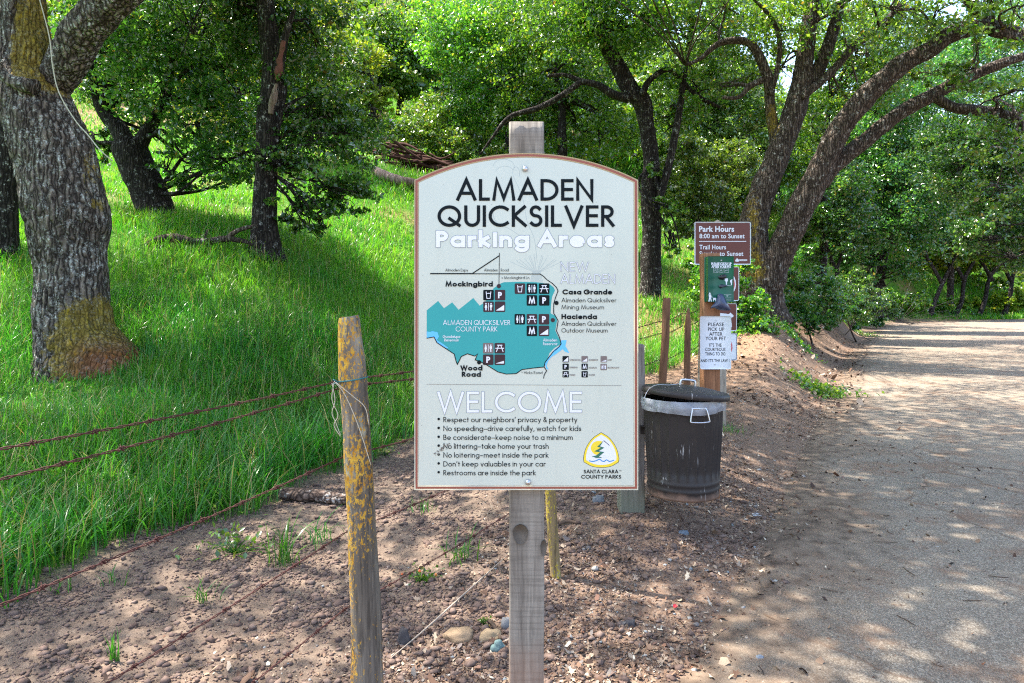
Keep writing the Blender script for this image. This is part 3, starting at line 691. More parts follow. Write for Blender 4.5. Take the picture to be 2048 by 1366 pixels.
for kd, u, v, m in (('cup', 670, 385, INK), ('P', 768, 385, MAROON), ('wc', 670, 484, MAROON), ('mid', 768, 484, MAROON), ('cup', 938, 330, MAROON), ('wc', 1040, 330, INK), ('table', 1145, 330, INK), ('M', 1040, 430, INK), ('P', 1145, 430, INK),
                    ('wc', 937, 591, INK), ('table', 1040, 591, MAROON), ('P', 1143, 591, MAROON), ('M', 1040, 690, INK), ('mid', 1143, 690, MAROON), ('wc', 668, 838, TAUPE), ('table', 766, 838, MAROON), ('P', 668, 936, MAROON), ('easy', 766, 936, MAROON)): icon(kd, u, v, 90, m)
for kd, u, v, m in (('steep', 1328, 932, INK), ('mid', 1490, 932, TAUPE), ('easy', 1653, 932, TAUPE), ('P', 1328, 996, INK), ('M', 1490, 996, INK), ('wc', 1652, 998, TAUPE), ('table', 1328, 1060, INK), ('cup', 1490, 1060, INK)): icon(kd, u, v, 54, m)
tx("legend_lettering", TAUPE, [("STRENUOUS", 1362, 1455, 945, 14, .16), ("MODERATE", 1524, 1604, 945, 14, .16), ("EASY", 1686, 1722, 945, 14, .16), ("PARKING", 1362, 1430, 1009, 14, .16), ("MUSEUM", 1524, 1594, 1011, 14, .16), ("RESTROOMS", 1686, 1784, 1011, 14, .16), ("PICNIC", 1362, 1412, 1073, 14, .16), ("WATER", 1524, 1576, 1073, 14, .16)], c2)
mb = MB(); strokes(mb, [[c2(143, 1145), c2(1803, 1157)]], .0004, Y3); mb.build("divider", TAUPE, face)
# crest of the park service
def l3(u, v): return sp(1140 + u * .10249, 840 + v * .10249)
def crv(pts, n=10):
    P = np.array(pts, float); E = np.vstack([2 * P[0] - P[1], P, 2 * P[-1] - P[-2]]); o = []
    for i in range(1, len(E) - 2):
        for t_ in np.arange(n) / n:
            a, b, c_, d = E[i - 1], E[i], E[i + 1], E[i + 2]; o.append(tuple(.5 * (2 * b + (c_ - a) * t_ + (2 * a - 5 * b + 4 * c_ - d) * t_ * t_ + (3 * b - a - 3 * c_ + d) * t_ ** 3)))
    return o + [tuple(P[-1])]
crest_o = crv([(608, 238), (770, 345), (900, 530), (955, 720), (952, 822)], 5) + crv([(952, 822), (800, 905), (612, 930), (430, 905), (266, 822)], 5)[1:] + crv([(266, 822), (262, 720), (310, 540), (430, 360), (608, 238)], 5)[1:-1]
def shrink(P, f, dz=0): return [(610 + (x - 610) * f, 610 + (y - 610) * f + dz) for x, y in P]
mb = MB()
for P_, y_, m in ((crest_o, Y1, 0), (shrink(crest_o, .975), Y1 - .00012, 1), (shrink(crest_o, .85, -8), Y1 - .00024, 2)):
    V, T = poly([l3(*p) for p in P_], y_); mb.add(V, T=T, m=m)
V, T = poly([l3(p[0], p[1]) for p in [(560 + 155 * math.cos(a), 545 + 140 * math.sin(a)) for a in np.linspace(0, 6.283, 28)[:-1]] if True], Y2 - .00005); mb.add(V, T=T, m=1)
V, T = poly([l3(*p) for p in [(660, 400), (770, 490), (860, 720), (600, 730), (560, 700), (670, 625), (560, 610), (670, 540), (575, 515)]], Y2 - .00012); mb.add(V, T=T, m=2)
V, T = poly([l3(*p) for p in [(655, 400), (530, 520), (600, 538), (470, 610), (585, 628), (510, 690), (420, 705), (515, 740), (610, 735), (620, 722), (560, 715), (672, 622), (560, 606), (672, 538), (585, 512)]], Y3); mb.add(V, T=T, m=3)
strokes(mb, [[l3(660, 402), l3(765, 492)]], 6 * .10249 * K, Y3, m=0)
strokes(mb, [[l3(*p) for p in crv([(380, 795), (440, 806), (510, 792), (572, 764), (620, 795), (665, 806), (712, 776), (770, 806), (850, 785)], 5)]], 9 * .10249 * K, Y3, m=4)
mb.build("crest", [INK, YEL, WHITE, DGREEN, SEA], face)
mb = MB()
for s, a, b, base, cap, wt in (("SANTA CLARA", 265, 942, 1040, 72, .19), ("TM", 952, 1004, 1000, 24, .14), ("COUNTY PARKS", 218, 998, 1143, 74, .19)):
    (xa, zb), (xb, _) = l3(a, base), l3(b, base); write(mb, s, xa, xb, zb, cap * .10249 * K, wt, Y3)
mb.build("service_lettering", INK, face)
# faint printed flower sketch behind the heading, and a dirt smear
mb = MB(); r_ = random.Random(3); ls = []
for k in range(13):
    a = -1.1 + k * .18; x_, y_ = 1080, 1180
    ls.append([c1(x_ + 12 * k - 70, 1560), c1(x_ + 100 * a * .3, 1380), c1(x_ + 190 * a + r_.uniform(-20, 20), 1230 + abs(a) * 60)])
for cx, cy_, rx_, ry_ in ((800, 480, 90, 60), (905, 545, 30, 60), (810, 520, 70, 40)): ls.append([c1(*p) for p in arc(cx, cy_, rx_, ry_, 180, 380)])
ls += [[c1(*p) for p in crv([(880, 560), (960, 750), (1000, 950), (1060, 1100), (1085, 1300)], 6)], [c1(*p) for p in crv([(700, 860), (740, 960), (860, 1020), (1000, 1120)], 6)]]
strokes(mb, ls, .0005, YF - .00055, 6e-6); mb.build("flower_drawing", PALEI, face)
SMUD = flat("dirt_smear", lin(120, 112, 104), .9, .1, var=.3, scale=90); mb = MB(); r_ = random.Random(9)
for k in range(34):
    t_ = r_.random(); x_, z_ = c3(205 + 120 * t_ + r_.gauss(0, 12), 715 - 85 * t_ + r_.gauss(0, 13)); h_ = u_ * r_.uniform(2, 8)
    V, T = poly([(x_ + h_ * math.cos(a) * r_.uniform(.6, 1.3), z_ + h_ * math.sin(a) * r_.uniform(.5, 1.1)) for a in np.linspace(0, 6.283, 8)[:-1]], YF - .00165 - k * 4e-6); mb.add(V, T=T)
mb.build("smear", SMUD, face)
for (bx_, bz_) in (sp(1050, 338), sp(1056, 964)):
    V, Q, T = lathe([(.0001, .0085), (.004, .0078), (.0072, .005), (.0085, 0), (.0085, -.002)], (0, 0, 0), 20)
    V = np.stack([V[:, 0] + bx_, YF - .001 - V[:, 2], V[:, 1] + bz_], -1); mk("bolt", V, [Q], STEEL, sign, smooth=True)
# ------------------------------------------------------------ fence posts and barbed wire
def round_post(name, label, cat, pts, rads, m, group=None, ns=22, amp=.1, seed=1, nz=5, freq=20, squash=1.):
    base = pts[0]; root = thing(name, label, cat, (base[0], base[1], gz(base[0], base[1])), group)
    P = np.array(pts, float); low = P[0] + (P[0] - P[1]) / np.linalg.norm(P[0] - P[1]) * .15
    V, Q, T = tube(np.vstack([[low], P]), np.concatenate([[rads[0]], rads]), ns, nz * 3)
    c = V.mean(0); D = V - c
    q = V * np.array([1, 1, .16]) * freq; ax = np.array([V[:, 0], V[:, 1]]).T
    # split faces: press the round section toward a rough polygon, wander along the length
    Pz = np.vstack([[low], P]); cx = np.interp(V[:, 2], Pz[:, 2], Pz[:, 0]); cyy = np.interp(V[:, 2], Pz[:, 2], Pz[:, 1])
    d = np.stack([V[:, 0] - cx, (V[:, 1] - cyy), 0 * cx], -1); V = V + d * ((fbm(q, 3, seed) - .5) * 2 * amp)[:, None]
    mk("post_wood", V, [Q, T], m, root, smooth=False); return root
f1 = round_post("fence_post", "tall split fence post crusted with orange lichen, tied with green wire", "fence post",
    [(-.398, 1.97, 0), (-.417, 1.97, .294), (-.437, 1.97, .8), (-.459, 1.97, 1.2), (-.470, 1.97, 1.335), (-.4715, 1.97, 1.352)], [.047, .045, .041, .036, .032, .022], LICHWOOD, "rough split fence posts along the barbed wire", seed=5, amp=.26, freq=26)
f2 = round_post("fence_post", "slim fence post with yellow lichen showing just right of the square sign post", "fence post",
    [tuple(W(1113, 1165, 3.4)), tuple(W(1105, 1060, 3.4)), tuple(W(1101, 980, 3.4)), tuple(W(1092, 640, 3.4)), tuple(W(1090, 615, 3.4))], [.027, .027, .027, .026, .015], YLICHWOOD, "rough split fence posts along the barbed wire", seed=8)
f3 = round_post("fence_post", "brown crooked fence post standing between the big sign and the trash can lid", "fence post",
    [tuple(W(1321, 822, 5.5)), tuple(W(1324, 770, 5.5)), tuple(W(1331, 680, 5.5)), tuple(W(1333, 605, 5.5)), tuple(W(1333, 597, 5.5))], [.034, .034, .033, .035, .02], BROWNWOOD, "rough split fence posts along the barbed wire", seed=11, amp=.2)
f4 = round_post("fence_post", "short pointed brown fence post just left of the green bag dispenser", "fence post",
    [tuple(W(1374, 800, 6.4)), tuple(W(1374, 760, 6.4)), tuple(W(1375, 680, 6.4)), tuple(W(1376, 640, 6.4)), tuple(W(1377, 616, 6.4))], [.032, .031, .03, .026, .008], BROWNWOOD, "rough split fence posts along the barbed wire", seed=13)
f5 = round_post("fence_post", "thin fence post half hidden behind the post with the white pet sign", "fence post",
    [tuple(W(1401, 778, 7.6)), tuple(W(1402, 740, 7.6)), tuple(W(1404, 650, 7.6)), tuple(W(1404, 632, 7.6))], [.035, .034, .032, .02], PALEWOOD, "rough split fence posts along the barbed wire", seed=17)

def twist_wire(mb, pts, r=.0013, tw=.0021, pitch=.06, barb=.115, phase=0., fine=.012):
    P = np.array(pts, float); L = np.concatenate([[0], np.cumsum(np.linalg.norm(np.diff(P, axis=0), axis=1))])
    n = max(8, int(L[-1] / fine)); s = np.linspace(0, L[-1], n); Q = np.stack([np.interp(s, L, P[:, k]) for k in range(3)], -1)
    t = np.gradient(Q, axis=0); t /= np.linalg.norm(t, axis=1)[:, None]; a = np.cross(t, [0, 0, 1.]); a /= np.linalg.norm(a, axis=1)[:, None]; b = np.cross(t, a)
    for h in (0, math.pi):
        ph = s / pitch * 2 * math.pi + h
        mb.add(*tube(Q + (a * np.cos(ph)[:, None] + b * np.sin(ph)[:, None]) * tw, r, 6, 1))
    k = phase
    while k < L[-1]:
        c = np.array([np.interp(k, L, P[:, m]) for m in range(3)]); i = min(int(k / L[-1] * n), n - 1); tt, aa, bb = t[i], a[i], b[i]
        q = np.linspace(0, 4 * math.pi, 17); mb.add(*tube([c + tt * (u - .5) * .014 + (aa * math.cos(v) + bb * math.sin(v)) * (tw + r * 1.6) for u, v in zip(np.linspace(0, 1, 17), q)], r * .9, 5, 1))
        for sg, ang in ((1, .6), (-1, 2.6), (1, 3.9), (-1, 5.4)):
            d = aa * math.cos(ang) + bb * math.sin(ang); mb.add(*tube([c + d * tw, c + d * .011 + tt * sg * .003], [r * .9, r * .3], 5, 1))
        k += barb
def fp(t, z, off=0.):
    p = FP + FU * t + FN * off; return (p[0], p[1], z)
T2, T3, T4, T5 = 1.59, 4.05, 5.05, 6.1
def strand(label, zs, off, ph):
    "zs: height at -1.6 m before the first post, the first post, second, third, fourth, fifth"
    ts = [-1.7, 0, T2, T3, T4, T5]; pts = []
    for k in range(5):
        for u in np.linspace(0, 1, 8)[:-1]:
            sag = 4 * u * (1 - u) * .018; pts.append(fp(ts[k] + (ts[k + 1] - ts[k]) * u, zs[k] + (zs[k + 1] - zs[k]) * u - sag, off))
    pts.append(fp(ts[5], zs[5], off))
    mb = MB(); twist_wire(mb, pts, phase=ph); o = mb.build("barbed_wire", RUSTW, smooth=True); tag(o, label, "barbed wire", "rusty strands of the barbed wire fence")
strand("topmost rusty barbed wire strand, tied high on the lichened split post", [1.163, 1.168, 1.18, 1.22, 1.27, 1.3], .040, .03)
strand("second rusty barbed wire strand running just under the topmost one", [1.085, 1.150, 1.13, 1.12, 1.15, 1.18], .036, .08)
strand("third rusty barbed wire strand, crossing the soil halfway up the split post", [.86, .945, .93, .9, .9, .9], .044, .05)
strand("fourth rusty barbed wire strand, slanting below the log to the sign post", [.60, .722, .70, .65, .62, .62], .044, .0)
strand("lowest rusty barbed wire strand, close to the leaf litter at bottom", [.38, .50, .46, .42, .4, .4], .044, .09)
mb = MB(); a = np.linspace(0, 2 * math.pi, 25); c_ = np.array([-.4575, 1.97])
mb.add(*tube([(c_[0] + .0405 * math.cos(q), c_[1] + .042 * math.sin(q), 1.172 + .006 * math.cos(q)) for q in a], .0022, 6, 1))
mb.add(*tube([(c_[0] - .05, 1.945, 1.168), (c_[0] - .046, 1.925, 1.175), (c_[0] - .036, 1.935, 1.166), (c_[0] - .05, 1.95, 1.160)], .002, 6, 5)); mb.build("tie_wire", TIEW, f1, smooth=True)
def TW(px, py, d=1.922): return tuple(W(px, py, d))
mb = MB()
for pts in ([(668, 762), (690, 790), (716, 850), (742, 930)], [(672, 765), (705, 792), (730, 815), (738, 850)], [(668, 765), (664, 800), (676, 830), (668, 850), (680, 872)], [(664, 766), (670, 800), (664, 826), (672, 846), (680, 868)]):
    mb.add(*tube([TW(x, y, 1.918 + .003 * k) for k, (x, y) in enumerate(pts)], .0011, 5, 6, amp=.4, freq=300))
mb.build("twine", TWINE, f1, smooth=True)

# ------------------------------------------------------------ thick post and the hanging trash can
x0, x1 = W(1241, 0, 4.2)[0], W(1290, 0, 4.2)[0]; g0 = gz(.8, 4.27)
hp = thing("wooden_post", "thick weathered wooden post beside the trash can, its foot bluish and mossy", "post", ((x0 + x1) / 2, 4.275, g0))
post("post_wood", x0, x1, 4.2, 4.35, g0 - .2, W(0, 690, 4.2)[2], BLUEWOOD, hp, 19, amp=.006)
CX, CY, CZ = 1.01, 4.03, W(0, 985, 4.03)[2]; HC = W(0, 797, 4.03)[2] - CZ
canm = NT("can_plastic", .48, .3); n1 = canm.noise(5, 5); cc = canm.mix(n1, lin(38, 34, 34), lin(60, 54, 52))
scr = canm.ramp(canm.noise(18, 3, canm.vec((3, 3, .25)), rough=.8), [(.615, 0.), (.66, 1.)]); dst = canm.ramp(canm.noise(7, 4, rough=.7), [(.5, 0.), (.63, 1.)])
cc = canm.mix(canm.math('MULTIPLY', canm.math('MULTIPLY', scr, dst), .75), cc, lin(190, 186, 182))
sep = canm.n("SeparateXYZ"); canm.vec(); canm.put(sep.inputs[0], canm.co)
dk = canm.ramp(canm.math('ADD', sep.outputs[2], canm.math('MULTIPLY', canm.math('SUBTRACT', canm.noise(12, 4), .5), .12)), [(.0, 1.), (.05, .0)])
canm.col(canm.mix(canm.math('MULTIPLY', dk, .8), cc, lin(136, 108, 92))); canm.bump(canm.noise(40, 3), .15, .002); CANM = canm.m
can = thing("trash_can", "black ribbed metal trash can with a pale bag liner under its tilted lid", "trash can", (CX, CY, CZ))
def flute(z, a):
    k = sm(z, .115, .15) * (1 - sm(z, HC - .1, HC - .05)); return -k * .016 * (np.abs(np.sin(a * 13)) ** .6)
zs = np.linspace(.14, HC - .04, 26)
prof = [(.001, .012), (.19, .012), (.2, .0), (.205, .0), (.207, .012), (.205, .03), (.2075, .045), (.2125, .052), (.2075, .06), (.2085, .082), (.2135, .09), (.2085, .098), (.209, .112)] + [(.2095 + .021 * (z - .12) / (HC - .12), z) for z in zs] + [(.2315, HC - .02), (.2345, HC - .012), (.2345, HC), (.228, HC + .002), (.222, HC - .03), (.214, .2)]
V, Q, _ = lathe(prof, (CX, CY, CZ), 260, flute); dv = V - [CX, CY, 0]; V[:, :2] += dv[:, :2] * ((fbm(V * 5, 3, 77) - .5) * .045)[:, None]; body = mk("body", V, [Q], CANM, can, smooth=True)
def on_can(ang, z, r): return (CX + r * math.cos(ang), CY + r * math.sin(ang), CZ + z)
A0 = math.atan2(-1, .13); mb = MB()
hz = HC - .075
hp_ = [on_can(A0 - .16, hz + .05, .236), on_can(A0 - .17, hz + .045, .246), on_can(A0 - .215, hz - .012, .256), on_can(A0 - .19, hz - .02, .258), on_can(A0, hz - .022, .262), on_can(A0 + .19, hz - .02, .258), on_can(A0 + .215, hz - .012, .256), on_can(A0 + .17, hz + .045, .246), on_can(A0 + .16, hz + .05, .236)]
mb.add(*tube(hp_, .0042, 8, 4)); mb.add(*tube([on_can(A0 + u, hz + .052, .236) for u in np.linspace(-.19, .19, 9)], .009, 8, 2)); mb.build("handle", STEEL, body, smooth=True)
br = box(((x1 + CX - .2) / 2 + .02, 4.14, CZ + .35), (.12, .03, .05), .004); mk("bracket", *(lambda b: (b[0], [b[1], b[2]]))(br), CANM, can)
# liner folded over the rim
lm = NT("bag_plastic", .3, .5); lm.col(lm.mix(lm.noise(20, 4, lm.vec((1, 1, .3))), lin(112, 114, 120), lin(176, 178, 184))); lm.bump(lm.noise(24, 4, lm.vec((1, 1, .35))), .8, .01); lm.p.inputs["Alpha"].default_value = .82
ns = 120; a = np.arange(ns) / ns * 2 * np.pi; rows = []
hem = .052 + .03 * (fbm(np.stack([np.cos(a) * 1.6, np.sin(a) * 1.6, a * 0 + 3], -1), 3, 4) - .3)
for u in np.linspace(0, 1, 9):
    z = HC + .012 - u * (hem + .01); wr = (fbm(np.stack([np.cos(a) * 9, np.sin(a) * 9, a * 0 + u * 3], -1), 3, 6) - .5) * .016
    rr = .2375 + .006 * math.sin(u * 3) + wr; rows.append(np.stack([CX + rr * np.cos(a), CY + rr * np.sin(a), CZ + z], -1))
V = np.array(rows).reshape(-1, 3); i, j = np.meshgrid(np.arange(8), np.arange(ns), indexing='ij'); j2 = (j + 1) % ns
mk("bag_liner", V, [np.stack([i * ns + j, (i + 1) * ns + j, (i + 1) * ns + j2, i * ns + j2], -1).reshape(-1, 4)], lm.m, can, smooth=True)
# lid, set down askew
V, Q, _ = lathe([(.001, .042), (.06, .041), (.12, .037), (.17, .031), (.2, .025), (.222, .021), (.236, .02), (.25, .012), (.254, .006), (.254, -.016), (.249, -.018), (.246, 0), (.2, .018), (.001, .028)], (0, 0, 0), 72)
def tilt(V, r=rad(5.5), r2=rad(-1.5)):
    V = np.asarray(V, float); c, s = math.cos(r), math.sin(r); X_, Y_, Z_ = V[:, 0], V[:, 1], V[:, 2]
    X2, Z2 = X_ * c + Z_ * s, -X_ * s + Z_ * c; c, s = math.cos(r2), math.sin(r2); Y2_, Z3 = Y_ * c - Z2 * s, Y_ * s + Z2 * c
    return np.stack([X2 + CX + .013, Y2_ + CY, Z3 + CZ + HC + .036], -1)
lid = mk("lid", tilt(V), [Q], CANM, can, smooth=True)
V, Q, T = tube([(-.04, -.02, .035), (-.036, -.02, .068), (-.02, -.02, .075), (.03, -.02, .075), (.046, -.02, .068), (.05, -.02, .035)], .0075, 8, 4); mk("lid_handle", tilt(V), [Q, T], STEEL, lid, smooth=True)
V, Q, T = tube([(-.262, -.1, -.06), (-.24, -.1, .0), (-.2, -.12, .036), (-.12, -.1, .042), (-.05, -.04, .05), (-.03, -.02, .05)], .002, 6, 5); mk("chain_wire", tilt(V), [Q, T], STEEL, lid, smooth=True)

# ------------------------------------------------------------ post with bag dispenser and white pet sign
DP = 4.62
def pp(px, py, d=DP): q = W(px, py, d); return (q[0], q[2])
x0, x1 = pp(1408, 0)[0], pp(1441, 0)[0]; gp = gz(1.38, DP + .05)
pet = thing("pet_waste_station", "tan wooden post carrying a green bag dispenser and a white pet pick up sign", "pet waste station", ((x0 + x1) / 2, DP + .055, gp))
post("post_wood", x0, x1, DP + .004, DP + .114, gp - .2, pp(0, 506)[1], TANWOOD, pet, 23, amp=.003)
Dd = DP - .085
def pd(px, py): q = W(px, py, Dd); return (q[0], q[2])
a_, b_ = pd(1416, 604), pd(1467.5, 512.5)
V, Q, T = slab(rrect(a_[0], a_[1], b_[0], b_[1], .004, 2), Dd, DP + .003); disp = mk("dispenser", V, [Q, T], GREENP, pet)
def ds(u, v): return pd(1390 + u * .08785, 430 + v * .08785)      # zoomed photo coordinates
def d2(u, v): return pd(1390 + u * .1757, 500 + v * .1757)
mb = MB()
for s, u0, u1, v, cap in (("PLEASE CLEAN UP", 370, 832, 1140, 60), ("AFTER YOUR PET", 375, 825, 1206, 60)):
    (xa, zb), (xb, _) = ds(u0, v), ds(u1, v); write(mb, s, xa, xb, zb, (ds(0, v - cap)[1] - zb), .2, Dd - .0006)
mb.build("heading_lettering", WHITE, disp)
mb = MB()
for k in range(3):
    cx_ = 470 + 122 * k; (xa, za), (xb, zb) = ds(cx_ - 48, 1312), ds(cx_ + 48, 1214); R_ = rrect(xa, za, xb, zb, .0015, 2); strokes(mb, [R_ + [R_[0]]], .0005, Dd - .0006)
    strokes(mb, [[ds(cx_ - 28, 1280), ds(cx_ - 10 + k * 10, 1250), ds(cx_ + 26, 1286 - k * 8)], [ds(cx_ - 24, 1250 + k * 6), ds(cx_ + 20, 1248)]], .0006, Dd - .00065)
mb.build("instruction_pictogram", WHITE, disp)
mb = MB()
def fig(P, fr=d2): V, T = poly([fr(*p) for p in P], Dd - .0006); mb.add(V, T=T)
fig([(160 + 9 * math.cos(q) + 8, 494 + 10 * math.sin(q)) for q in np.linspace(0, 6.28, 12)[:-1]]); fig([(156, 506), (182, 506), (188, 540), (182, 545), (192, 585), (182, 587), (172, 556), (164, 587), (152, 585), (160, 545)])
fig([(205, 550), (215, 545), (240, 545), (240, 585), (232, 585), (230, 566), (216, 566), (212, 585), (205, 585)]); strokes(mb, [[d2(186, 522), d2(208, 548)]], .0006, Dd - .0006)
mb.build("dog_walker_pictogram", WHITE, disp)
mb = MB(); fig([(340, 325), (372, 322), (375, 352), (365, 360), (364, 395), (352, 395), (350, 360), (338, 350)]); fig([(402, 345), (424, 330), (420, 400), (410, 402), (408, 372), (398, 366)]); strokes(mb, [[d2(352, 402), d2(405, 405)]], .0006, Dd - .0007)
mb.build("waste_pictogram", WHITE, disp)
mb = MB()
for k, (u0, u1, v) in enumerate(((330, 412, 508), (345, 410, 545), (350, 412, 562), (355, 410, 578))): strokes(mb, [[d2(u0, v), d2(u1, v)]], .0009 if k < 2 else .0005, Dd - .0006)
fig([(350, 518), (384, 518), (367, 532)]); mb.build("maker_lettering", PALEI, disp)
for (u, v) in ((300, 118),): 
    x_, z_ = d2(u, v); V, Q, _ = lathe([(.0001, .004), (.004, .0035), (.005, 0)], (0, 0, 0), 14); mk("screw", np.stack([V[:, 0] + x_, Dd - V[:, 2], V[:, 1] + z_], -1), [Q], STEEL, disp)
BAGM = flat("black_bag", lin(40, 42, 56), .3, .5, var=.3, scale=40)
def rag(name, P, depth, seed, parent, m=BAGM):
    "crumpled film: an outline puffed forward with folds"
    pts = np.array([d2(*p) for p in P]); c = pts.mean(0); rows = [np.array([[c[0], Dd - depth, c[1]]])]; n = len(pts)
    for u in (.35, .65, .88, 1.):
        q = c + (pts - c) * u; f = (1 - u ** 2) * depth; nz_ = (fbm(np.stack([q[:, 0] * 120, q[:, 1] * 40, q[:, 0] * 0 + u], -1), 2, seed) - .4) * depth * 1.4 * (1.1 - u)
        rows.append(np.stack([q[:, 0], Dd - .003 - f - np.maximum(nz_, 0), q[:, 1]], -1))
    V = np.vstack(rows); T = np.array([[0, 1 + (k + 1) % n, 1 + k] for k in range(n)]); Q = np.array([[1 + r * n + k, 1 + r * n + (k + 1) % n, 1 + (r + 1) * n + (k + 1) % n, 1 + (r + 1) * n + k] for r in range(3) for k in range(n)])
    mk(name, V, [Q, T], m, parent, smooth=False)
rag("bag_slot", [(262, 300), (290, 285), (335, 275), (360, 290), (350, 318), (318, 340), (280, 335), (268, 322)], .012, 3, disp, flat("slot_bag", lin(18, 18, 24), .35, .5, scale=40)); rag("bag_slot", [(265, 408), (300, 388), (340, 396), (375, 408), (340, 422), (310, 424), (290, 440), (274, 428)], .012, 5, disp)
rag("plastic_bag", [(256, 505), (285, 496), (318, 506), (335, 540), (360, 600), (412, 682), (380, 690), (330, 690), (280, 684), (240, 670), (212, 655), (170, 668), (195, 630), (225, 600), (248, 560)], .035, 7, disp, flat("bag_film", lin(58, 66, 92), .28, .5, var=.35, scale=30))
Dw = DP - .012
def pw(px, py): q = W(px, py, Dw); return (q[0], q[2])
def plate(name, x0, y0, x1, y1, r, fn, d, m_edge, m_face, ins, parent, lean=0.):
    (xa, zb), (xb, za) = fn(x0, y1), fn(x1, y0)
    V, Q, T = slab(rrect(xa, zb, xb, za, r, 5), d, d + .003); o = mk(name, V, [Q, T], m_edge, parent)
    if m_face: V, T = poly(rrect(xa + ins, zb + ins, xb - ins, za - ins, max(r - ins, .002), 5), d - .0005); mk("sign_face", V, T, m_face, o)
    return o
WHITES = paint("sign_white", lin(216, 218, 222), .4); pw_s = plate("pet_sign", 1400.5, 632, 1462.5, 738.5, .012, pw, Dw, WHITES, None, 0, pet)
def w2(u, v): return pw(1390 + u * .1757, 500 + v * .1757)
mb = MB()
for s, u0, u1, v, cap in (("PLEASE", 150, 330, 866, 42), ("PICK UP", 148, 332, 921, 42), ("AFTER", 162, 312, 975, 42), ("YOUR PET", 120, 352, 1026, 42), ("IT'S THE", 162, 302, 1100, 38), ("COURTEOUS", 118, 346, 1149, 38), ("THING TO DO", 116, 346, 1200, 38), ("AND IT'S THE LAW !", 64, 392, 1275, 34)):
    (xa, zb), (xb, zt) = w2(u0, v), w2(u1, v - cap); V, T = printed(s, xa, xb, zb, zt - zb, Dw - .0007, .012); mk("lettering", V, [T], INK, pw_s)
for (u, v) in ((236, 803), (226, 1303)):
    x_, z_ = w2(u, v); V, Q, _ = lathe([(.0001, .004), (.004, .0035), (.005, 0)], (0, 0, 0), 14); mk("screw", np.stack([V[:, 0] + x_, Dw - V[:, 2], V[:, 1] + z_], -1), [Q], STEEL, pw_s)

# ------------------------------------------------------------ pale post with the stack of park signs
DH = 7.0
def ph(px, py, d=DH): q = W(px, py, d); return (q[0], q[2])
x0, x1 = ph(1424, 0, DH + .02)[0], ph(1452, 0, DH + .02)[0]; gh = gz(2.12, DH + .06)
hrs = thing("park_hours_post", "pale pointed wooden post with a stack of brown and white park rule signs", "sign post", ((x0 + x1) / 2, DH + .08, gh))
post("post_wood", x0, x1, DH + .006, DH + .15, gh - .2, ph(0, 448)[1], PALEWOOD, hrs, 29, top=.055, amp=.004)
hs_ = plate("hours_sign", 1389, 443.5, 1502, 529.5, .016, ph, DH, WHITES, BROWNP, .011, hrs)
def h1(u, v): return ph(1390 + u * .08785, 430 + v * .08785)
mb = MB()
for s, u0, u1, v, cap, bd in (("Park Hours", 92, 890, 378, 128, .028), ("8:00 am to Sunset", 100, 1128, 528, 106, .018), ("Trail Hours", 100, 705, 780, 106, .018), ("Sunrise to Sunset", 100, 1100, 928, 106, .018)):
    (xa, zb), (xb, zt) = h1(u0, v), h1(u1, v - cap); V, T = printed(s, xa, xb, zb, zt - zb, DH - .0011, bd); mk("lettering", V, [T], WHITES, hs_)
mb = MB(); strokes(mb, [[h1(98, 600), h1(1158, 600)]], .0035, DH - .0011); mb.build("divider", WHITES, hs_)
mb = MB(); V, T = poly([h1(*p) for p in crv([(958, 980), (1000, 1030), (994, 1058), (958, 1064), (922, 1058), (916, 1030), (958, 980)], 4)[:-1]], DH - .0011); mb.add(V, T=T)
for v in (1018, 1040): strokes(mb, [[h1(1006, v), h1(1180, v)]], .003, DH - .0011)
mb.build("emblem", WHITES, hs_)
for (u, v) in ((620, 240), (600, 1090)):
    x_, z_ = h1(u, v); V, Q, _ = lathe([(.0001, .006), (.008, .005), (.01, 0)], (0, 0, 0), 14); mk("bolt", np.stack([V[:, 0] + x_, DH - .001 - V[:, 2], V[:, 1] + z_], -1), [Q], STEEL, hs_)
DH2 = DH + .001
def circ(fn, cx, cy_, r, n=28): return [fn(cx + r * math.cos(q), cy_ + r * math.sin(q)) for q in np.linspace(0, 2 * math.pi, n + 1)[:-1]]
p2 = plate("rule_sign", 1406, 533, 1478.5, 602, .024, ph, DH2, WHITES, BROWNP, .009, hrs)
mb = MB(); V, T = poly(circ(ph, 1441, 568, 31), DH2 - .0011); mb.add(V, T=T, m=1); V, T = poly(circ(ph, 1441, 568, 28.5), DH2 - .0016); mb.add(V, T=T, m=0); V, T = poly(circ(ph, 1441, 568, 22), DH2 - .0021); mb.add(V, T=T, m=1); strokes(mb, [[ph(1425, 552), ph(1457, 584)]], .013, DH2 - .0026, m=0); mb.build("ban_symbol", [RED, WHITES], p2)
p3 = plate("rule_sign", 1408, 606.5, 1474, 662, .02, ph, DH2, WHITES, BROWNP, .008, hrs)
mb = MB(); V, T = poly([ph(*p) for p in ((1412, 616), (1422, 612), (1430, 622), (1438, 626), (1458, 628), (1461, 625), (1468, 632), (1462, 636), (1464, 654), (1459, 655), (1456, 642), (1432, 642), (1428, 655), (1423, 655), (1424, 632), (1414, 624))], DH2 - .0011); mb.add(V, T=T); mb.build("dog_pictogram", WHITES, p3)
p4 = plate("rule_sign", 1409, 666, 1474.5, 720.5, .016, ph, DH2, WHITES, NAVY, .008, hrs); (xa, zb), (xb, za) = ph(1411.5, 718), ph(1472, 668.5)
V, T = poly(rrect(xa, zb, xb, za, .012, 5), DH2 - .001); mk("sign_sheet", V, T, WHITES, p4)
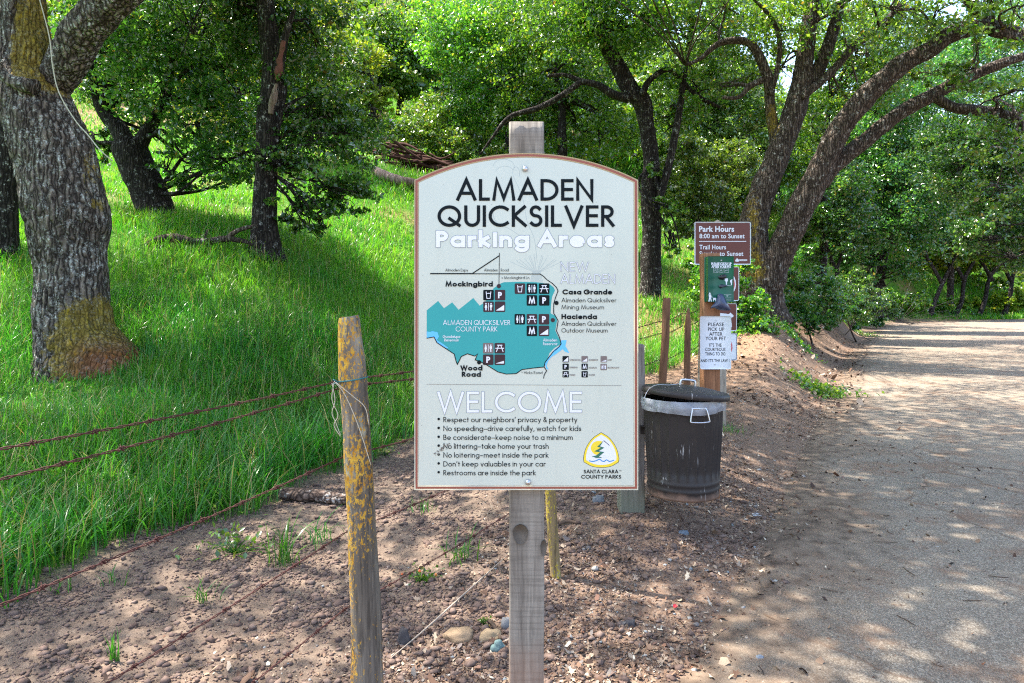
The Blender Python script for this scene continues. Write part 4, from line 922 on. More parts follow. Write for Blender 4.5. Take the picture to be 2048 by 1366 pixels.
mb = MB(); V, T = poly(circ(ph, 1441, 694, 24), DH2 - .0016); mb.add(V, T=T, m=0); V, T = poly(circ(ph, 1441, 694, 19), DH2 - .0021); mb.add(V, T=T, m=1); strokes(mb, [[ph(1427, 681), ph(1455, 707)]], .012, DH2 - .0026, m=0); mb.build("ban_symbol", [RED, WHITES], p4)
# ------------------------------------------------------------ trees
BARK_OAK = barkmat("oak_bark", lin(38, 31, 28), lin(106, 92, 82), lin(154, 140, 128), lichen=.6, scale=19, stretch=.12, bump=1., dist=.03)
BARK_DARK = barkmat("dark_bark", lin(22, 18, 18), lin(52, 44, 42), lin(84, 76, 70), lichen=.1, scale=22, stretch=.09, bump=.9, dist=.03)
BARK_BROWN = barkmat("brown_bark", lin(34, 26, 22), lin(80, 66, 58), lin(136, 122, 110), lichen=.12, scale=22, stretch=.085, bump=.9, dist=.03)
DEADW = woodmat("dead_wood", lin(76, 58, 50), lin(126, 106, 94), lin(176, 160, 148))
LEAF_DARK = leafmat("leaf_dark", lin(42, 84, 42), lin(62, 110, 50), lin(102, 142, 68), .46, .22, (1.6, 1.55, .55), 1., coat=.6)
LEAF_MID = leafmat("leaf_mid", lin(50, 94, 32), lin(78, 124, 42), lin(122, 156, 62), .5, .22, (1.6, 1.5, .5), 1., coat=.6)
LEAF_LIGHT = leafmat("leaf_light", lin(56, 92, 34), lin(80, 118, 44), lin(118, 146, 66), .42, .24, (1.5, 1.4, .5), 1., coat=.6)
LEAF_YELL = leafmat("leaf_yellowish", lin(84, 110, 30), lin(112, 136, 42), lin(146, 160, 64), .5, .4, (1.5, 1.35, .45), .45)

def leaves(cen, size, r, up=.7):
    "one folded leaf of two faces at each point"
    n = len(cen); d = r.normal(0, 1, (n, 3)); d[:, 2] -= .35; d /= np.linalg.norm(d, axis=1)[:, None]
    nn = r.normal(0, 1, (n, 3)); nn[:, 2] += up * 1.6; s = np.cross(d, nn); s /= np.linalg.norm(s, axis=1)[:, None] + 1e-9; nn = np.cross(s, d)
    L = (size * r.uniform(.6, 1.35, n))[:, None]; wd = L * r.uniform(.26, .38, n)[:, None]
    V = np.stack([cen - d * L * .5, cen + s * wd - d * L * .02 + nn * L * .09, cen + d * L * .5 - nn * L * .06, cen - s * wd - d * L * .02 + nn * L * .09], 1).reshape(-1, 3)
    k = (np.arange(n) * 4)[:, None]
    return V, None, np.concatenate([k + np.array([0, 2, 1]), k + np.array([0, 3, 2])])

def crown_pts(blobs, n, r, clump=.30, dens=26, flat_=.6):
    "leaf points: sprays of leaves gathered in clumps spread through each blob, thicker toward the outside"
    out = []; cs = []; tot = sum(b[3] ** 2 for b in blobs)
    for (x, y, z, R_) in blobs:
        m = max(30, int(n * R_ ** 2 / tot)); nc = max(5, m // dens)
        u = r.normal(0, 1, (nc, 3)); u /= np.linalg.norm(u, axis=1)[:, None]; rr = R_ * r.uniform(.12, 1.12, nc) ** .45
        c = np.array([x, y, z]) + u * rr[:, None] * np.array([1, 1, .82])
        kp = fbm(c / (R_ * .45) + 7, 2, int(x * 10) % 99) > .485
        c = c[kp]; cs.append(c)
        m2 = max(1, int(m / max(1, len(c)))); sp_ = clump * R_ * .55
        ax = r.normal(0, 1, (len(c), 3)); ax[:, 2] *= .45; ax /= np.linalg.norm(ax, axis=1)[:, None]
        t_ = r.normal(0, 1, (len(c), m2)); p = c[:, None, :] + ax[:, None, :] * t_[:, :, None] * sp_ + r.normal(0, 1, (len(c), m2, 3)) * sp_ * np.array([.5, .5, .5 * flat_])
        out.append(p.reshape(-1, 3))
    return np.concatenate(out), cs

def onland(px, py, d0, d1):
    ds = np.linspace(d0, d1, 160); x = (px - 1024) * ds / FPX; z = ground(x, ds, False); q = HZ + (EYE - z) * FPX / ds; k = np.abs(q - py).argmin(); return np.array([x[k], ds[k], z[k]])
def px_blobs(L): return [tuple(W(px, py, d)) + (rp * d / FPX,) for px, py, d, rp in L]
NLEAF = [0]
def tree(name, label, group, base, strokes_, blobs, n, size, leafm, bark, seed, limbs=4, ns=14, amp=.14, moss=None, rust=None, cat="tree", limb_r=.05, clump=.30, twig=9, branch_names=True):
    """strokes_: the trunk first, then main branches, each (points, radii); blobs: leafy masses (x,y,z,r)"""
    big = size < .075; n = int(n * (.46 if big else .56)); size *= 1.34 if big else 1.16
    r = np.random.default_rng(seed); root = thing(name, label, cat, base, group)
    def mo(V): return {"moss": moss(V) if moss else np.zeros(len(V)), "rust": rust(V) if rust else np.zeros(len(V))}
    mbs = []
    for k, (P, Rd) in enumerate(strokes_):
        V, Q, T = tube(P, Rd, ns if k == 0 else max(8, ns - 4), 7, amp=amp, freq=3.5 if k == 0 else 5, seed=seed + k)
        m_ = MB(); m_.add(V, Q, T); mbs.append(m_)
    tp = np.concatenate([np.array(P, float)[max(0, len(P) // 3):] for P, _ in strokes_]); tr = np.concatenate([np.array(R_, float)[max(0, len(P) // 3):] for P, R_ in strokes_])
    pts, cs = crown_pts(blobs, n, r, clump)
    for b, c in zip(blobs, cs):
        bc = np.array(b[:3]); d = np.linalg.norm(tp - bc, axis=1) + np.maximum(0, tp[:, 2] - bc[2]) * .8; i = d.argmin()
        for q in range(limbs):
            tgt = bc + r.normal(0, .45, 3) * b[3] if q else bc; st = tp[i]; mid = (st + tgt) / 2 + r.normal(0, .12, 3) * np.linalg.norm(tgt - st) + np.array([0, 0, .08 * np.linalg.norm(tgt - st)])
            l0 = min(tr[i] * .55, limb_r)
            V, Q, T = tube([st, st * .6 + mid * .4 + r.normal(0, .05, 3), mid, mid * .45 + tgt * .55 + r.normal(0, .08, 3), tgt], [l0, l0 * .85, l0 * .6, l0 * .42, l0 * .2], 6, 3); mbs[0].add(V, Q, T)
            near = c[np.linalg.norm(c - tgt, axis=1).argsort()[:twig]] if len(c) else []
            for e in near:
                s2 = mid * .3 + tgt * .7; m2 = (s2 + e) / 2 + r.normal(0, .07, 3) * b[3]
                V, Q, T = tube([s2, m2, e], [l0 * .32, l0 * .2, l0 * .07], 4, 3, cap=False); mbs[0].add(V, Q)
    for k, m_ in enumerate(mbs):
        V, _ = m_.out(); m_.build("trunk" if k == 0 else "branch", bark, root, smooth=True, attrs=mo(V))
    V, _, T = leaves(pts, size, r); NLEAF[0] += len(pts)
    mk("crown", V, [T], leafm, root)
    return root

def pst_(L, d, dd=0.): # traced limb: (px, py, half width px) rows at depth d, drifting dd
    P = [W(px, py, d + dd * k / max(1, len(L) - 1)) for k, (px, py, h) in enumerate(L)]
    return P, [h * (d + dd * k / max(1, len(L) - 1)) / FPX for k, (px, py, h) in enumerate(L)]
gsum = lambda V, L: np.clip(sum(a * np.exp(-(((V - np.array(c)) / np.array(s)) ** 2).sum(1)) for c, s, a in L), 0, 1)

# the big oak on the left: a finely furrowed trunk and its leaning branch
D1 = 7.5
oak_l = [(178, 790, 112), (172, 745, 100), (160, 700, 86), (150, 650, 75), (145, 560, 71), (138, 500, 73), (137, 440, 79), (128, 400, 80), (104, 300, 79), (84, 240, 74), (66, 180, 66), (56, 120, 52), (46, 40, 47), (36, -80, 45), (10, -260, 42), (-40, -520, 34), (-60, -760, 22)]
P1, R1 = pst_(oak_l, D1); R1 = [v * .9 for v in R1]
root = thing("oak_tree", "massive old oak trunk with furrowed lichened bark and a mossy foot at left", "tree", (P1[1][0], D1, gz(P1[1][0], D1)))
def bark_tube(P, Rd, ns, sub, seed, amp=.035):
    V, Q, T = tube(P, Rd, ns, sub, amp=.10, freq=2.2, seed=seed)
    n = (len(V) - 2) // ns; cen = V[:n * ns].reshape(n, ns, 3).mean(1); D = V[:n * ns] - np.repeat(cen, ns, 0); D /= np.linalg.norm(D, axis=1)[:, None]
    q = V[:n * ns] * np.array([1, 1, .2]); q2 = q + (fbm(V[:n * ns] * 3, 2, 3)[:, None] - .5) * .12
    rg = 1 - np.abs(2 * vn(q2 * 17, seed) - 1); rg2 = 1 - np.abs(2 * vn(q2 * 31 + 5, seed + 2) - 1)
    V[:n * ns] += D * ((-(rg ** 5) * .8 - rg2 ** 4 * .4 + .25) * amp)[:, None]; return V, Q, T
V, Q, T = bark_tube(P1, R1, 150, 16, 3)
# root flare and burls
for c, s, a in ((W(212, 450, D1 - .1), .13, .07), (W(90, 160, D1 - .3), .12, .05), (W(40, 155, D1 - .35), .1, .07), (W(135, 420, D1 - .45), .2, .035)):
    d = np.linalg.norm(V - c, axis=1); ax = np.interp(V[:, 2], [p[2] for p in P1], [p[0] for p in P1]); dr = np.stack([V[:, 0] - ax, V[:, 1] - D1, 0 * ax], -1); dr /= np.linalg.norm(dr, axis=1)[:, None] + 1e-9
    V = V + dr * (a * np.exp(-(d / s) ** 2))[:, None]
c = W(235, 745, D1); k = np.exp(-((V[:, 2] - c[2]) / .36) ** 2) * sm(V[:, 0], P1[1][0] - .15, P1[1][0] + .45); V[:, 0] += .30 * k
def oak_moss(V): return gsum(V, [(W(215, 690, D1 - .3), (.55, .9, .55), 1.5), (W(70, 60, D1 - .2), (.24, .7, .6), 1.15), (W(105, 140, D1 - .2), (.3, .7, .22), 1.1), (W(175, 300, D1 - .2), (.12, .5, .4), 1.), (W(190, 405, D1 - .2), (.1, .5, .12), .6)]) - .05
def oak_rust(V): return sm(-V[:, 2], -gz(P1[1][0], D1) - .42, -gz(P1[1][0], D1) - .1) * sm(V[:, 0], W(150, 0, D1)[0], W(230, 0, D1)[0])
tr = mk("trunk", V, [Q, T], BARK_OAK, root, smooth=True, attrs={"moss": oak_moss(V), "rust": oak_rust(V)})
b_l = [(92, 190, 34), (132, 128, 37), (162, 70, 37), (208, 18, 36), (272, -42, 35), (370, -130, 36), (520, -240, 30), (700, -330, 22)]
P, Rd = pst_(b_l, 7.6, -1.2); V, Q, T = bark_tube(P, Rd, 100, 14, 9, .03); mk("branch", V, [Q, T], BARK_OAK, root, smooth=True, attrs={"moss": np.zeros(len(V)), "rust": np.zeros(len(V))})
P, Rd = pst_([(70, 175, 17), (20, 160, 12), (-20, 120, 10), (-120, 60, 8)], 7.15); V, Q, T = tube(P, Rd, 14, 6, amp=.2, freq=8); mk("branch", V, [Q, T], BARK_OAK, root, smooth=True, attrs={"moss": np.zeros(len(V)), "rust": np.zeros(len(V))})
for P in ([(W(520, -240, 6.8)), (-1.2, 6, 6.6), (.6, 5.0, 7.2), (2., 4.2, 7.4)], [(W(370, -130, 7.)), (-2.4, 6., 6.2), (-1.8, 4.4, 6.8), (-1.4, 2.6, 7.)], [P1[-3], (-4.5, 8.6, 8.), (-3.2, 10., 9.)], [P1[-3], (-6, 6.2, 8), (-6.5, 4.6, 9)]):
    V, Q, T = tube(P, [.13, .1, .06, .03][:len(P)], 10, 6, amp=.1, freq=4); mk("branch", V, [Q, T], BARK_OAK, root, smooth=True, attrs={"moss": np.zeros(len(V)), "rust": np.zeros(len(V))})
OAKB = [(-4.6, 8.2, 9., 3.2), (-2., 6.6, 8.0, 2.6), (.4, 5.6, 7.8, 2.4), (-6.6, 5.6, 8.6, 2.8), (-2.2, 3.6, 7.6, 2.2), (-3.4, 10.4, 10., 2.8), (-.4, 8.2, 9.6, 2.6), (-7.4, 9., 8.6, 2.6), (2.2, 4.6, 7.8, 1.8), (-1.2, 4.2, 7.8, 1.7), (-.2, 3.2, 8.2, 1.6)]  # crown above the view, its leafy masses placed to shade the foreground
r = np.random.default_rng(77); pts, cs = crown_pts(OAKB, 62000, r, .34, 30); pts = pts[pts[:, 2] > EYE + (pts[:, 1] + .3) * .47]
V, _, T = leaves(pts, .13, r); mk("crown", V, [T], LEAF_MID, root)
mb = MB(); mb.add(*tube([W(74, -20, 7.0), W(98, 70, 6.98), W(105, 130, 6.96), W(118, 185, 6.94), W(150, 240, 6.93), W(176, 270, 6.9), W(200, 300, 6.85), W(225, 322, 6.9)], .006, 6, 6))
o = mb.build("rope", TWINE, smooth=True); tag(o, "thin pale rope hanging down along the big oak trunk", "rope")

def at(px, py, d, dx=0): # a base on the land under pixel column px at depth d
    x = (px - 1024) * d / FPX; return np.array([x, d, gz(x, d)])

# the two dark trees on the slope
P, Rd = pst_([(532, 525, 44), (531, 500, 33), (529, 450, 25), (530, 400, 23), (533, 340, 21), (535, 290, 22), (538, 230, 24), (548, 180, 24), (545, 120, 20), (538, 70, 19), (531, 10, 17), (526, -60, 16), (520, -200, 13), (540, -320, 8)], 11)
B = px_blobs([(640, 320, 11.4, 105), (690, 392, 11.2, 72), (612, 215, 11.6, 100), (596, 420, 11, 58), (705, 270, 11.8, 82), (660, 440, 10.9, 42), (560, 70, 11.8, 110), (470, 40, 11.6, 110), (650, 90, 12, 105), (500, -90, 11.4, 110), (400, -80, 11, 130), (556, 330, 10.6, 30), (520, 318, 10.5, 22)])
t2 = tree("oak_tree", "dark upright tree with a pale strip of bare wood, leafy down its right", None, at(532, 508, 11), [(P, Rd), pst_([(556, 150, 11), (566, 90, 9), (580, 40, 6), (590, 20, 3)], 10.85)], B, 60000, .062, LEAF_DARK, BARK_DARK, 21, ns=26, limbs=3, limb_r=.028)
for Lw, rw, mw in (([(541, 228), (545, 205), (550, 182), (553, 168)], [.03, .055, .05, .02], DEADW), ([(553, 160), (558, 135), (563, 105), (567, 82)], [.03, .06, .045, .03], flat("stained_wood", lin(112, 74, 66), .9, .1, var=.4, scale=14))):
    V, Q, T = tube([W(px, py, 10.8) for px, py in Lw], rw, 14, 7, amp=.7, freq=11, seed=4); mk("bare_wood", V, [Q, T], mw, t2, smooth=True)
P, Rd = pst_([(330, 455, 44), (318, 430, 33), (300, 390, 34), (282, 350, 33), (266, 315, 35), (258, 290, 32)], 13)
B = px_blobs([(205, 70, 12.6, 110), (330, 150, 12.5, 130), (425, 90, 12.8, 120), (415, 250, 12.6, 105), (250, 190, 13.2, 90), (150, 150, 13, 80), (468, 320, 12.8, 78), (330, 20, 12.6, 140), (385, 330, 12.9, 62), (200, 290, 13.4, 45), (440, 180, 12.2, 90), (240, -90, 12.5, 150), (490, 200, 13.5, 70)])
tree("oak_tree", "stout dark leaning tree with a low fork just behind the big oak", None, at(320, 445, 13), [(P, Rd), pst_([(256, 300, 22), (240, 262, 18), (205, 215, 14), (190, 130, 11), (225, 70, 8)], 13), pst_([(268, 305, 20), (290, 270, 14), (330, 200, 10), (345, 110, 7)], 13), pst_([(205, 215, 9), (235, 100, 7), (228, 60, 6), (300, 62, 4)], 12.8)], B, 66000, .064, LEAF_DARK, BARK_DARK, 33, ns=22, limbs=3)
P, Rd = pst_([(8, 520, 30), (10, 470, 24), (12, 380, 20), (14, 280, 19), (10, 180, 18), (-10, 40, 15), (-30, -150, 12)], 10)
tree("oak_tree", "dark bare trunk cut by the left edge, behind the big oak", None, at(8, 500, 10), [(P, Rd)], px_blobs([(20, 330, 10.3, 36), (-30, 200, 10.2, 60), (-80, -100, 10, 150), (5, 250, 10.4, 30), (12, 420, 10, 18)]), 15000, .05, LEAF_DARK, BARK_DARK, 35, ns=18)

# the slender dark tree right of the sign post
P, Rd = pst_([(1298, 640, 27), (1300, 590, 22), (1302, 520, 20), (1303, 440, 19), (1300, 380, 18), (1302, 320, 16), (1294, 255, 15), (1284, 205, 19), (1262, 180, 17), (1240, 140, 16), (1216, 98, 15), (1192, 50, 15), (1178, 0, 14), (1172, -80, 12), (1160, -200, 9)], 16.5)
B = px_blobs([(1250, 50, 16.5, 110), (1360, 60, 16, 120), (1180, 60, 17, 90), (1300, -60, 16, 170), (1390, 170, 16.4, 70), (1120, -60, 16, 140), (1330, 430, 16, 42), (1340, 240, 17, 60), (1345, 500, 16, 26), (1318, 340, 16, 26)])
tree("oak_tree", "slender dark tree bending left above the right shoulder of the big sign", None, at(1300, 600, 16.5), [(P, Rd), pst_([(1258, 198, 9), (1225, 188, 8), (1195, 170, 7), (1160, 162, 6), (1130, 150, 4), (1095, 152, 3)], 16.3), pst_([(1318, 400, 8), (1340, 320, 8), (1360, 215, 7), (1368, 150, 6), (1380, 80, 5), (1392, -20, 4)], 16.2), pst_([(1284, 190, 7), (1300, 160, 6), (1340, 140, 5), (1390, 188, 4), (1440, 215, 3)], 16.2), pst_([(1160, 165, 6), (1125, 190, 6), (1080, 215, 6), (1020, 234, 5), (985, 275, 3), (960, 310, 2)], 16)], B, 62000, .072, LEAF_MID, BARK_DARK, 41, ns=22, limbs=3)

# the big leaning oak by the road, two trunks and arching limbs
D5 = 14.5
def t5moss(V): # moss on the upper, road-away side
    return gsum(V, [(W(1500, 440, D5), (.2, .8, .8), .62), (W(1500, 545, D5), (.3, .8, .5), .68), (W(1560, 500, D5), (.16, .8, .45), .6), (W(1725, 270, D5), (.5, .8, .25), .5), (W(1545, 240, D5), (.2, .6, .6), .6)])
P, Rd = pst_([(1532, 650, 52), (1526, 612, 42), (1520, 575, 40), (1510, 530, 36), (1504, 480, 30), (1510, 430, 26), (1526, 380, 25), (1546, 335, 24), (1566, 285, 23), (1590, 222, 22), (1604, 160, 20), (1610, 110, 17), (1618, 50, 15), (1628, -10, 13), (1650, -140, 9)], D5)
S5 = [(P, Rd),
 pst_([(1528, 585, 34), (1548, 530, 30), (1566, 490, 27), (1586, 448, 27), (1604, 410, 27), (1628, 366, 26), (1650, 318, 23), (1672, 272, 22), (1696, 236, 21), (1738, 186, 21), (1785, 143, 20), (1822, 118, 18), (1860, 100, 17), (1896, 72, 17), (1936, 58, 17), (1984, 54, 14), (2050, 66, 10), (2140, 60, 7)], D5 - .1, -1.5),
 pst_([(1640, 368, 17), (1662, 336, 17), (1695, 308, 16), (1728, 284, 15), (1760, 256, 15), (1790, 232, 14), (1824, 212, 14), (1862, 192, 14), (1900, 172, 12), (1944, 152, 11), (1990, 132, 10), (2050, 112, 8), (2140, 90, 5)], D5 - .4, -.8),
 pst_([(1872, 196, 10), (1905, 214, 10), (1945, 220, 11), (1990, 224, 9), (2040, 236, 5)], D5 - .9, -.4),
 pst_([(1604, 175, 15), (1630, 150, 14), (1650, 108, 13), (1664, 68, 12), (1678, 20, 10), (1700, -60, 7)], D5),
 pst_([(1600, 195, 9), (1640, 165, 8), (1672, 134, 8), (1710, 90, 8), (1756, 58, 7), (1800, 10, 5)], D5 - .2),
 pst_([(1546, 330, 13), (1552, 290, 12), (1544, 240, 11), (1540, 205, 10), (1538, 165, 10), (1524, 125, 10), (1510, 98, 9), (1488, 82, 8), (1440, 86, 6), (1400, 118, 4), (1370, 130, 3)], D5 + .1),
 pst_([(1540, 190, 6), (1552, 150, 5), (1560, 90, 5), (1545, 40, 4), (1500, -10, 3)], D5),
 pst_([(1975, 50, 14), (1962, 26, 13), (1930, -10, 10), (1900, -80, 7)], D5 - 1.3), pst_([(1985, 60, 12), (2015, 70, 10), (2060, 82, 8)], D5 - 1.5), pst_([(1524, 160, 7), (1500, 172, 6), (1478, 194, 4), (1445, 196, 3)], D5)]
B = px_blobs([(1650, 20, 14, 110), (1790, 20, 13.4, 110), (1950, 120, 12.6, 80), (1560, 50, 15, 110), (2020, 180, 12.4, 80), (1880, 10, 13, 110), (1440, 60, 15, 100), (1470, 170, 15.2, 62), (2040, 20, 12, 110), (1740, 110, 14.6, 62), (1860, 150, 13.9, 45), (2010, 300, 12.8, 85), (1980, 400, 13.4, 60), (1640, -140, 13, 170), (1850, -140, 12, 180), (1560, 140, 15.6, 60), (1700, 200, 15.2, 40)]) + [(5.6, 11.4, 8.8, 1.9), (3.6, 11.6, 8.6, 1.9), (6.6, 9.6, 8.2, 1.8), (2.6, 9.4, 8., 1.8), (1., 8.2, 8.2, 1.7), (4.4, 8.2, 8., 1.6), (.6, 11, 9, 1.8), (7, 17, 10.5, 2.3), (9.5, 21, 11.5, 2.6), (5, 19, 11, 2.2), (12, 26, 13, 2.8), (8.6, 13, 9.6, 1.8)]  # second list: unseen leafy masses added to dapple the road with shade
tree("oak_tree", "great mossy oak with two leaning trunks whose limbs arch over the road", None, at(1524, 615, D5), S5, B, 132000, .07, LEAF_MID, BARK_BROWN, 51, ns=26, limbs=2, moss=t5moss, limb_r=.035)

# bushes and smaller trees
def bush(label, L, n, size, m, seed, name="bush", cat="bush", group=None, bark=BARK_BROWN):
    B = px_blobs(L); c = np.array([b[:3] for b in B]); x, y = c[:, 0].mean(), c[:, 1].mean(); z = gz(x, y); r = np.random.default_rng(seed)
    st = []
    for k in range(4):
        b = B[k % len(B)]; st.append(([np.array([x, y, z - .1]) + r.normal(0, .05, 3) * [1, 1, 0], (np.array([x, y, z]) + np.array(b[:3])) / 2 + r.normal(0, .06, 3), np.array(b[:3])], [.03, .02, .008]))
    return tree(name, label, group, (x, y, z), st[:1], B, n, size, m, bark, seed, limbs=3, ns=8, cat=cat, limb_r=.02)
bush("bright leafy bush behind the stacked brown park signs", [(1430, 565, 13, 52), (1470, 545, 13.4, 48), (1400, 520, 13.6, 36), (1495, 615, 12.6, 42), (1455, 630, 12.5, 36), (1520, 650, 12.4, 30)], 24000, .055, LEAF_MID, 61)
bush("low dark green bush at the right foot of the great mossy oak", [(1600, 612, 15, 48), (1650, 622, 15.4, 40), (1692, 612, 16.4, 36), (1590, 565, 15.6, 40), (1640, 570, 16, 42), (1580, 640, 14.6, 26), (1625, 648, 15, 22), (1670, 645, 16, 20)], 22000, .062, LEAF_DARK, 62)
bush("pale shrub mass spilling below the fallen brown log", [(820, 290, 23, 50), (880, 250, 24, 70), (940, 300, 23, 60), (960, 350, 22, 40), (1000, 330, 22.5, 46)], 34000, .095, LEAF_LIGHT, 63)
bush("tangled grey green shrub behind the right shoulder of the sign", [(1370, 330, 21, 62), (1420, 400, 20.5, 55), (1390, 450, 20, 46), (1460, 330, 21.5, 60), (1350, 400, 20, 40), (1470, 450, 20, 40)], 40000, .085, LEAF_LIGHT, 64)
bush("dark undergrowth in the shade between the great oak and the broad dark tree", [(1690, 612, 18, 46), (1730, 606, 26, 40), (1640, 600, 17.2, 44), (1768, 618, 36, 26), (1705, 570, 20, 40), (1660, 630, 17.4, 24), (1722, 630, 25, 20)], 24000, .075, LEAF_DARK, 66)
bush("bright undergrowth behind the litter bank, above the tan boulder", [(1800, 606, 44, 30), (1840, 600, 45, 26), (1775, 600, 42, 28), (1885, 614, 47, 22)], 12000, .16, LEAF_MID, 67)
bush("low dark shrubs lining the road edge past the tan boulder", [(1748, 640, 33, 20), (1782, 637, 42, 18), (1815, 635, 44, 18), (1850, 632, 46, 18), (1708, 646, 22, 18), (1900, 629, 48, 16), (1945, 627, 50, 14)], 14000, .13, LEAF_DARK, 69)
bush("leafy shrub against the far right road end", [(1995, 610, 53, 26), (2035, 600, 54, 30), (1955, 614, 52, 20), (1918, 608, 51, 18)], 10000, .19, LEAF_YELL, 68)
BT = "leafy trees standing on the hillside"
def htree(label, pxb, pyb, d, tr_, L, n, size, m, seed, bark=BARK_DARK, limbs=3):
    P, Rd = pst_([(pxb, pyb + 14, tr_ * 1.3)] + [(pxb + dx, y, tr_ * f) for dx, y, f in L[0]], d)
    return tree("oak_tree", label, BT, at(pxb, pyb, d), [(P, Rd)], px_blobs(L[1]), n, size, m, bark, seed, limbs=limbs, ns=12)
htree("hillside tree whose dark trunk shows just right of the sign post top", 1125, 330, 21, 9, ([(-1, 250, .9), (-4, 190, .8), (-16, 135, .7), (10, 90, .6), (20, 20, .4)], [(1080, 120, 21, 105), (1150, 60, 21, 110), (1180, 190, 21.5, 90), (1060, 220, 22, 80), (1210, 270, 21, 70), (1120, 290, 21.5, 60), (1100, 0, 21, 120)]), 70000, .088, LEAF_MID, 71)
htree("hillside tree with thin bent trunk left of the sign post top", 1016, 330, 23, 7, ([(2, 230, 1), (-8, 170, .9), (-10, 120, .8), (-24, 40, .5)], [(960, 110, 23, 100), (1010, 40, 23, 110), (1000, 190, 23.5, 80), (940, 220, 24, 70), (900, 60, 23.5, 80), (1040, 280, 23.5, 50)]), 64000, .095, LEAF_MID, 72)
htree("rounded hillside tree under the patch of sky", 800, 215, 36, 7, ([(4, 160, .9), (6, 110, .7), (4, 60, .5)], [(800, 110, 36, 88), (770, 70, 36.5, 60), (840, 80, 36, 60), (840, 150, 35.5, 55), (765, 140, 35, 48), (800, 45, 36, 36)]), 46000, .13, LEAF_MID, 73)
htree("small yellow green tree right of the dark upright trunk", 745, 240, 30, 5, ([(2, 190, .9), (-4, 150, .6)], [(690, 170, 30, 60), (720, 120, 30.5, 48), (650, 130, 29.5, 62), (700, 215, 29, 46), (760, 195, 30, 34), (640, 60, 29, 50)]), 34000, .115, LEAF_YELL, 74)
htree("tall hillside tree filling the gap above the leaning stout tree", 480, 330, 20, 8, ([(3, 200, .9), (8, 100, .7), (2, 0, .5)], [(440, 0, 20, 100), (530, 60, 20, 90), (480, 140, 20.5, 90), (520, 240, 20, 66), (600, 0, 20, 90), (420, 200, 21, 70)]), 50000, .085, LEAF_YELL, 75)
htree("pale tree behind the twisted left limb of the great oak", 1440, 420, 24, 7, ([(2, 300, .9), (-10, 220, .7), (10, 120, .5)], [(1420, 160, 24, 95), (1480, 260, 24, 85), (1400, 270, 24.5, 80), (1350, 170, 24, 80), (1470, 60, 24, 90), (1530, 330, 25, 60), (1560, 430, 25, 52)]), 66000, .1, LEAF_LIGHT, 76)
htree("tall pale tree between the two leaning trunks of the great oak", 1640, 560, 24, 8, ([(10, 450, .9), (6, 330, .7), (20, 200, .5)], [(1640, 250, 24, 80), (1700, 160, 24, 90), (1600, 330, 24.5, 60), (1780, 90, 24, 90), (1620, 450, 23.5, 56), (1700, 60, 24, 90)]), 50000, .1, LEAF_MID, 77)
htree("broad dark tree drooping over the bank beside the road bend", 1752, 622, 30.5, 12, ([(-6, 600, 1.), (6, 560, .8), (14, 520, .7), (30, 460, .5), (40, 380, .4)], [(1750, 400, 29.5, 105), (1840, 350, 29.5, 100), (1700, 480, 29.0, 72), (1800, 460, 29.0, 75), (1680, 400, 29.5, 66), (1870, 450, 28.7, 60), (1640, 500, 29.1, 48), (1780, 300, 30.0, 70), (1730, 540, 29.1, 40), (1690, 290, 30.0, 80), (1620, 380, 30.0, 66), (1600, 250, 30.5, 70), (1760, 190, 30.0, 100), (1870, 220, 30.0, 90), (1930, 140, 30.5, 90), (1810, 540, 29.1, 36), (1660, 440, 29.5, 60)]), 130000, .115, LEAF_DARK, 78)
htree("dark crown hanging at the right edge over the road", 2440, 660, 16, 14, ([(-50, 520, 1.), (-150, 420, .8), (-290, 330, .5)], [(1940, 330, 19, 90), (2010, 430, 18.5, 85), (1960, 480, 18, 55), (2040, 330, 19, 90), (1900, 290, 19.5, 70), (2060, 500, 18, 60), (1990, 250, 19, 80)]), 62000, .08, LEAF_DARK, 79)
htree("tall tree filling the gap under the arching limbs of the great oak", 1900, 618, 48, 5, ([(3, 400, .9), (-6, 250, .7), (0, 150, .5)], [(1880, 210, 48.0, 90), (1960, 130, 48.0, 100), (1800, 240, 48.5, 70), (2045, 210, 48.0, 90), (1960, 270, 47.5, 75), (1860, 100, 48.0, 90), (2040, 60, 48.0, 100), (1780, 150, 48.0, 70)]), 56000, .18, LEAF_DARK, 80)
TR = "thin trunked trees along the far road bend"
for k, (px, py, d, lean, lab, m) in enumerate(((1862, 626, 45.5, 70, "thin leaning tree beside the far slope fence", LEAF_MID), (1912, 625, 48, 60, "thin forked tree where the far road bends", LEAF_YELL), (1962, 622, 50, 78, "slanting thin tree at the far end of the road", LEAF_YELL), (2010, 622, 52.5, 40, "dark stubby tree near the right edge at the road end", LEAF_MID), (1672, 612, 22, 20, "short twisted tree in the shade left of the broad dark tree", LEAF_DARK), (2075, 618, 57, -10, "last tree beyond the road at the right edge", LEAF_LIGHT))):
    P, Rd = pst_([(px - 3, py + 8, 5.5 - .5 * (k % 3)), (px + lean * .1 + 5 * (k % 2), py - 22, 4.2), (px + lean * .4 - 6 * (k % 3), py - 70, 3.4), (px + lean * .75, py - 120, 2.8), (px + lean, py - 170, 2)], d)
    tree("thin_tree", lab, TR, at(px, py, d), [(P, Rd), pst_([(px + lean * .3, py - 60, 4), (px + lean * .2 - 20, py - 110, 3), (px - 30, py - 160, 2)], d)], px_blobs([(px + lean, py - 180, d, 55), (px - 10, py - 175, d, 50), (px + lean * .6, py - 125, d - .5, 34), (px + lean + 40, py - 130, d, 34), (px + lean * .5, py - 240, d, 60), (px - 30, py - 100, d + 1, 26)]), 22000, .105 * d / 26, m, BARK_DARK, 90 + k, limbs=2, ns=10)

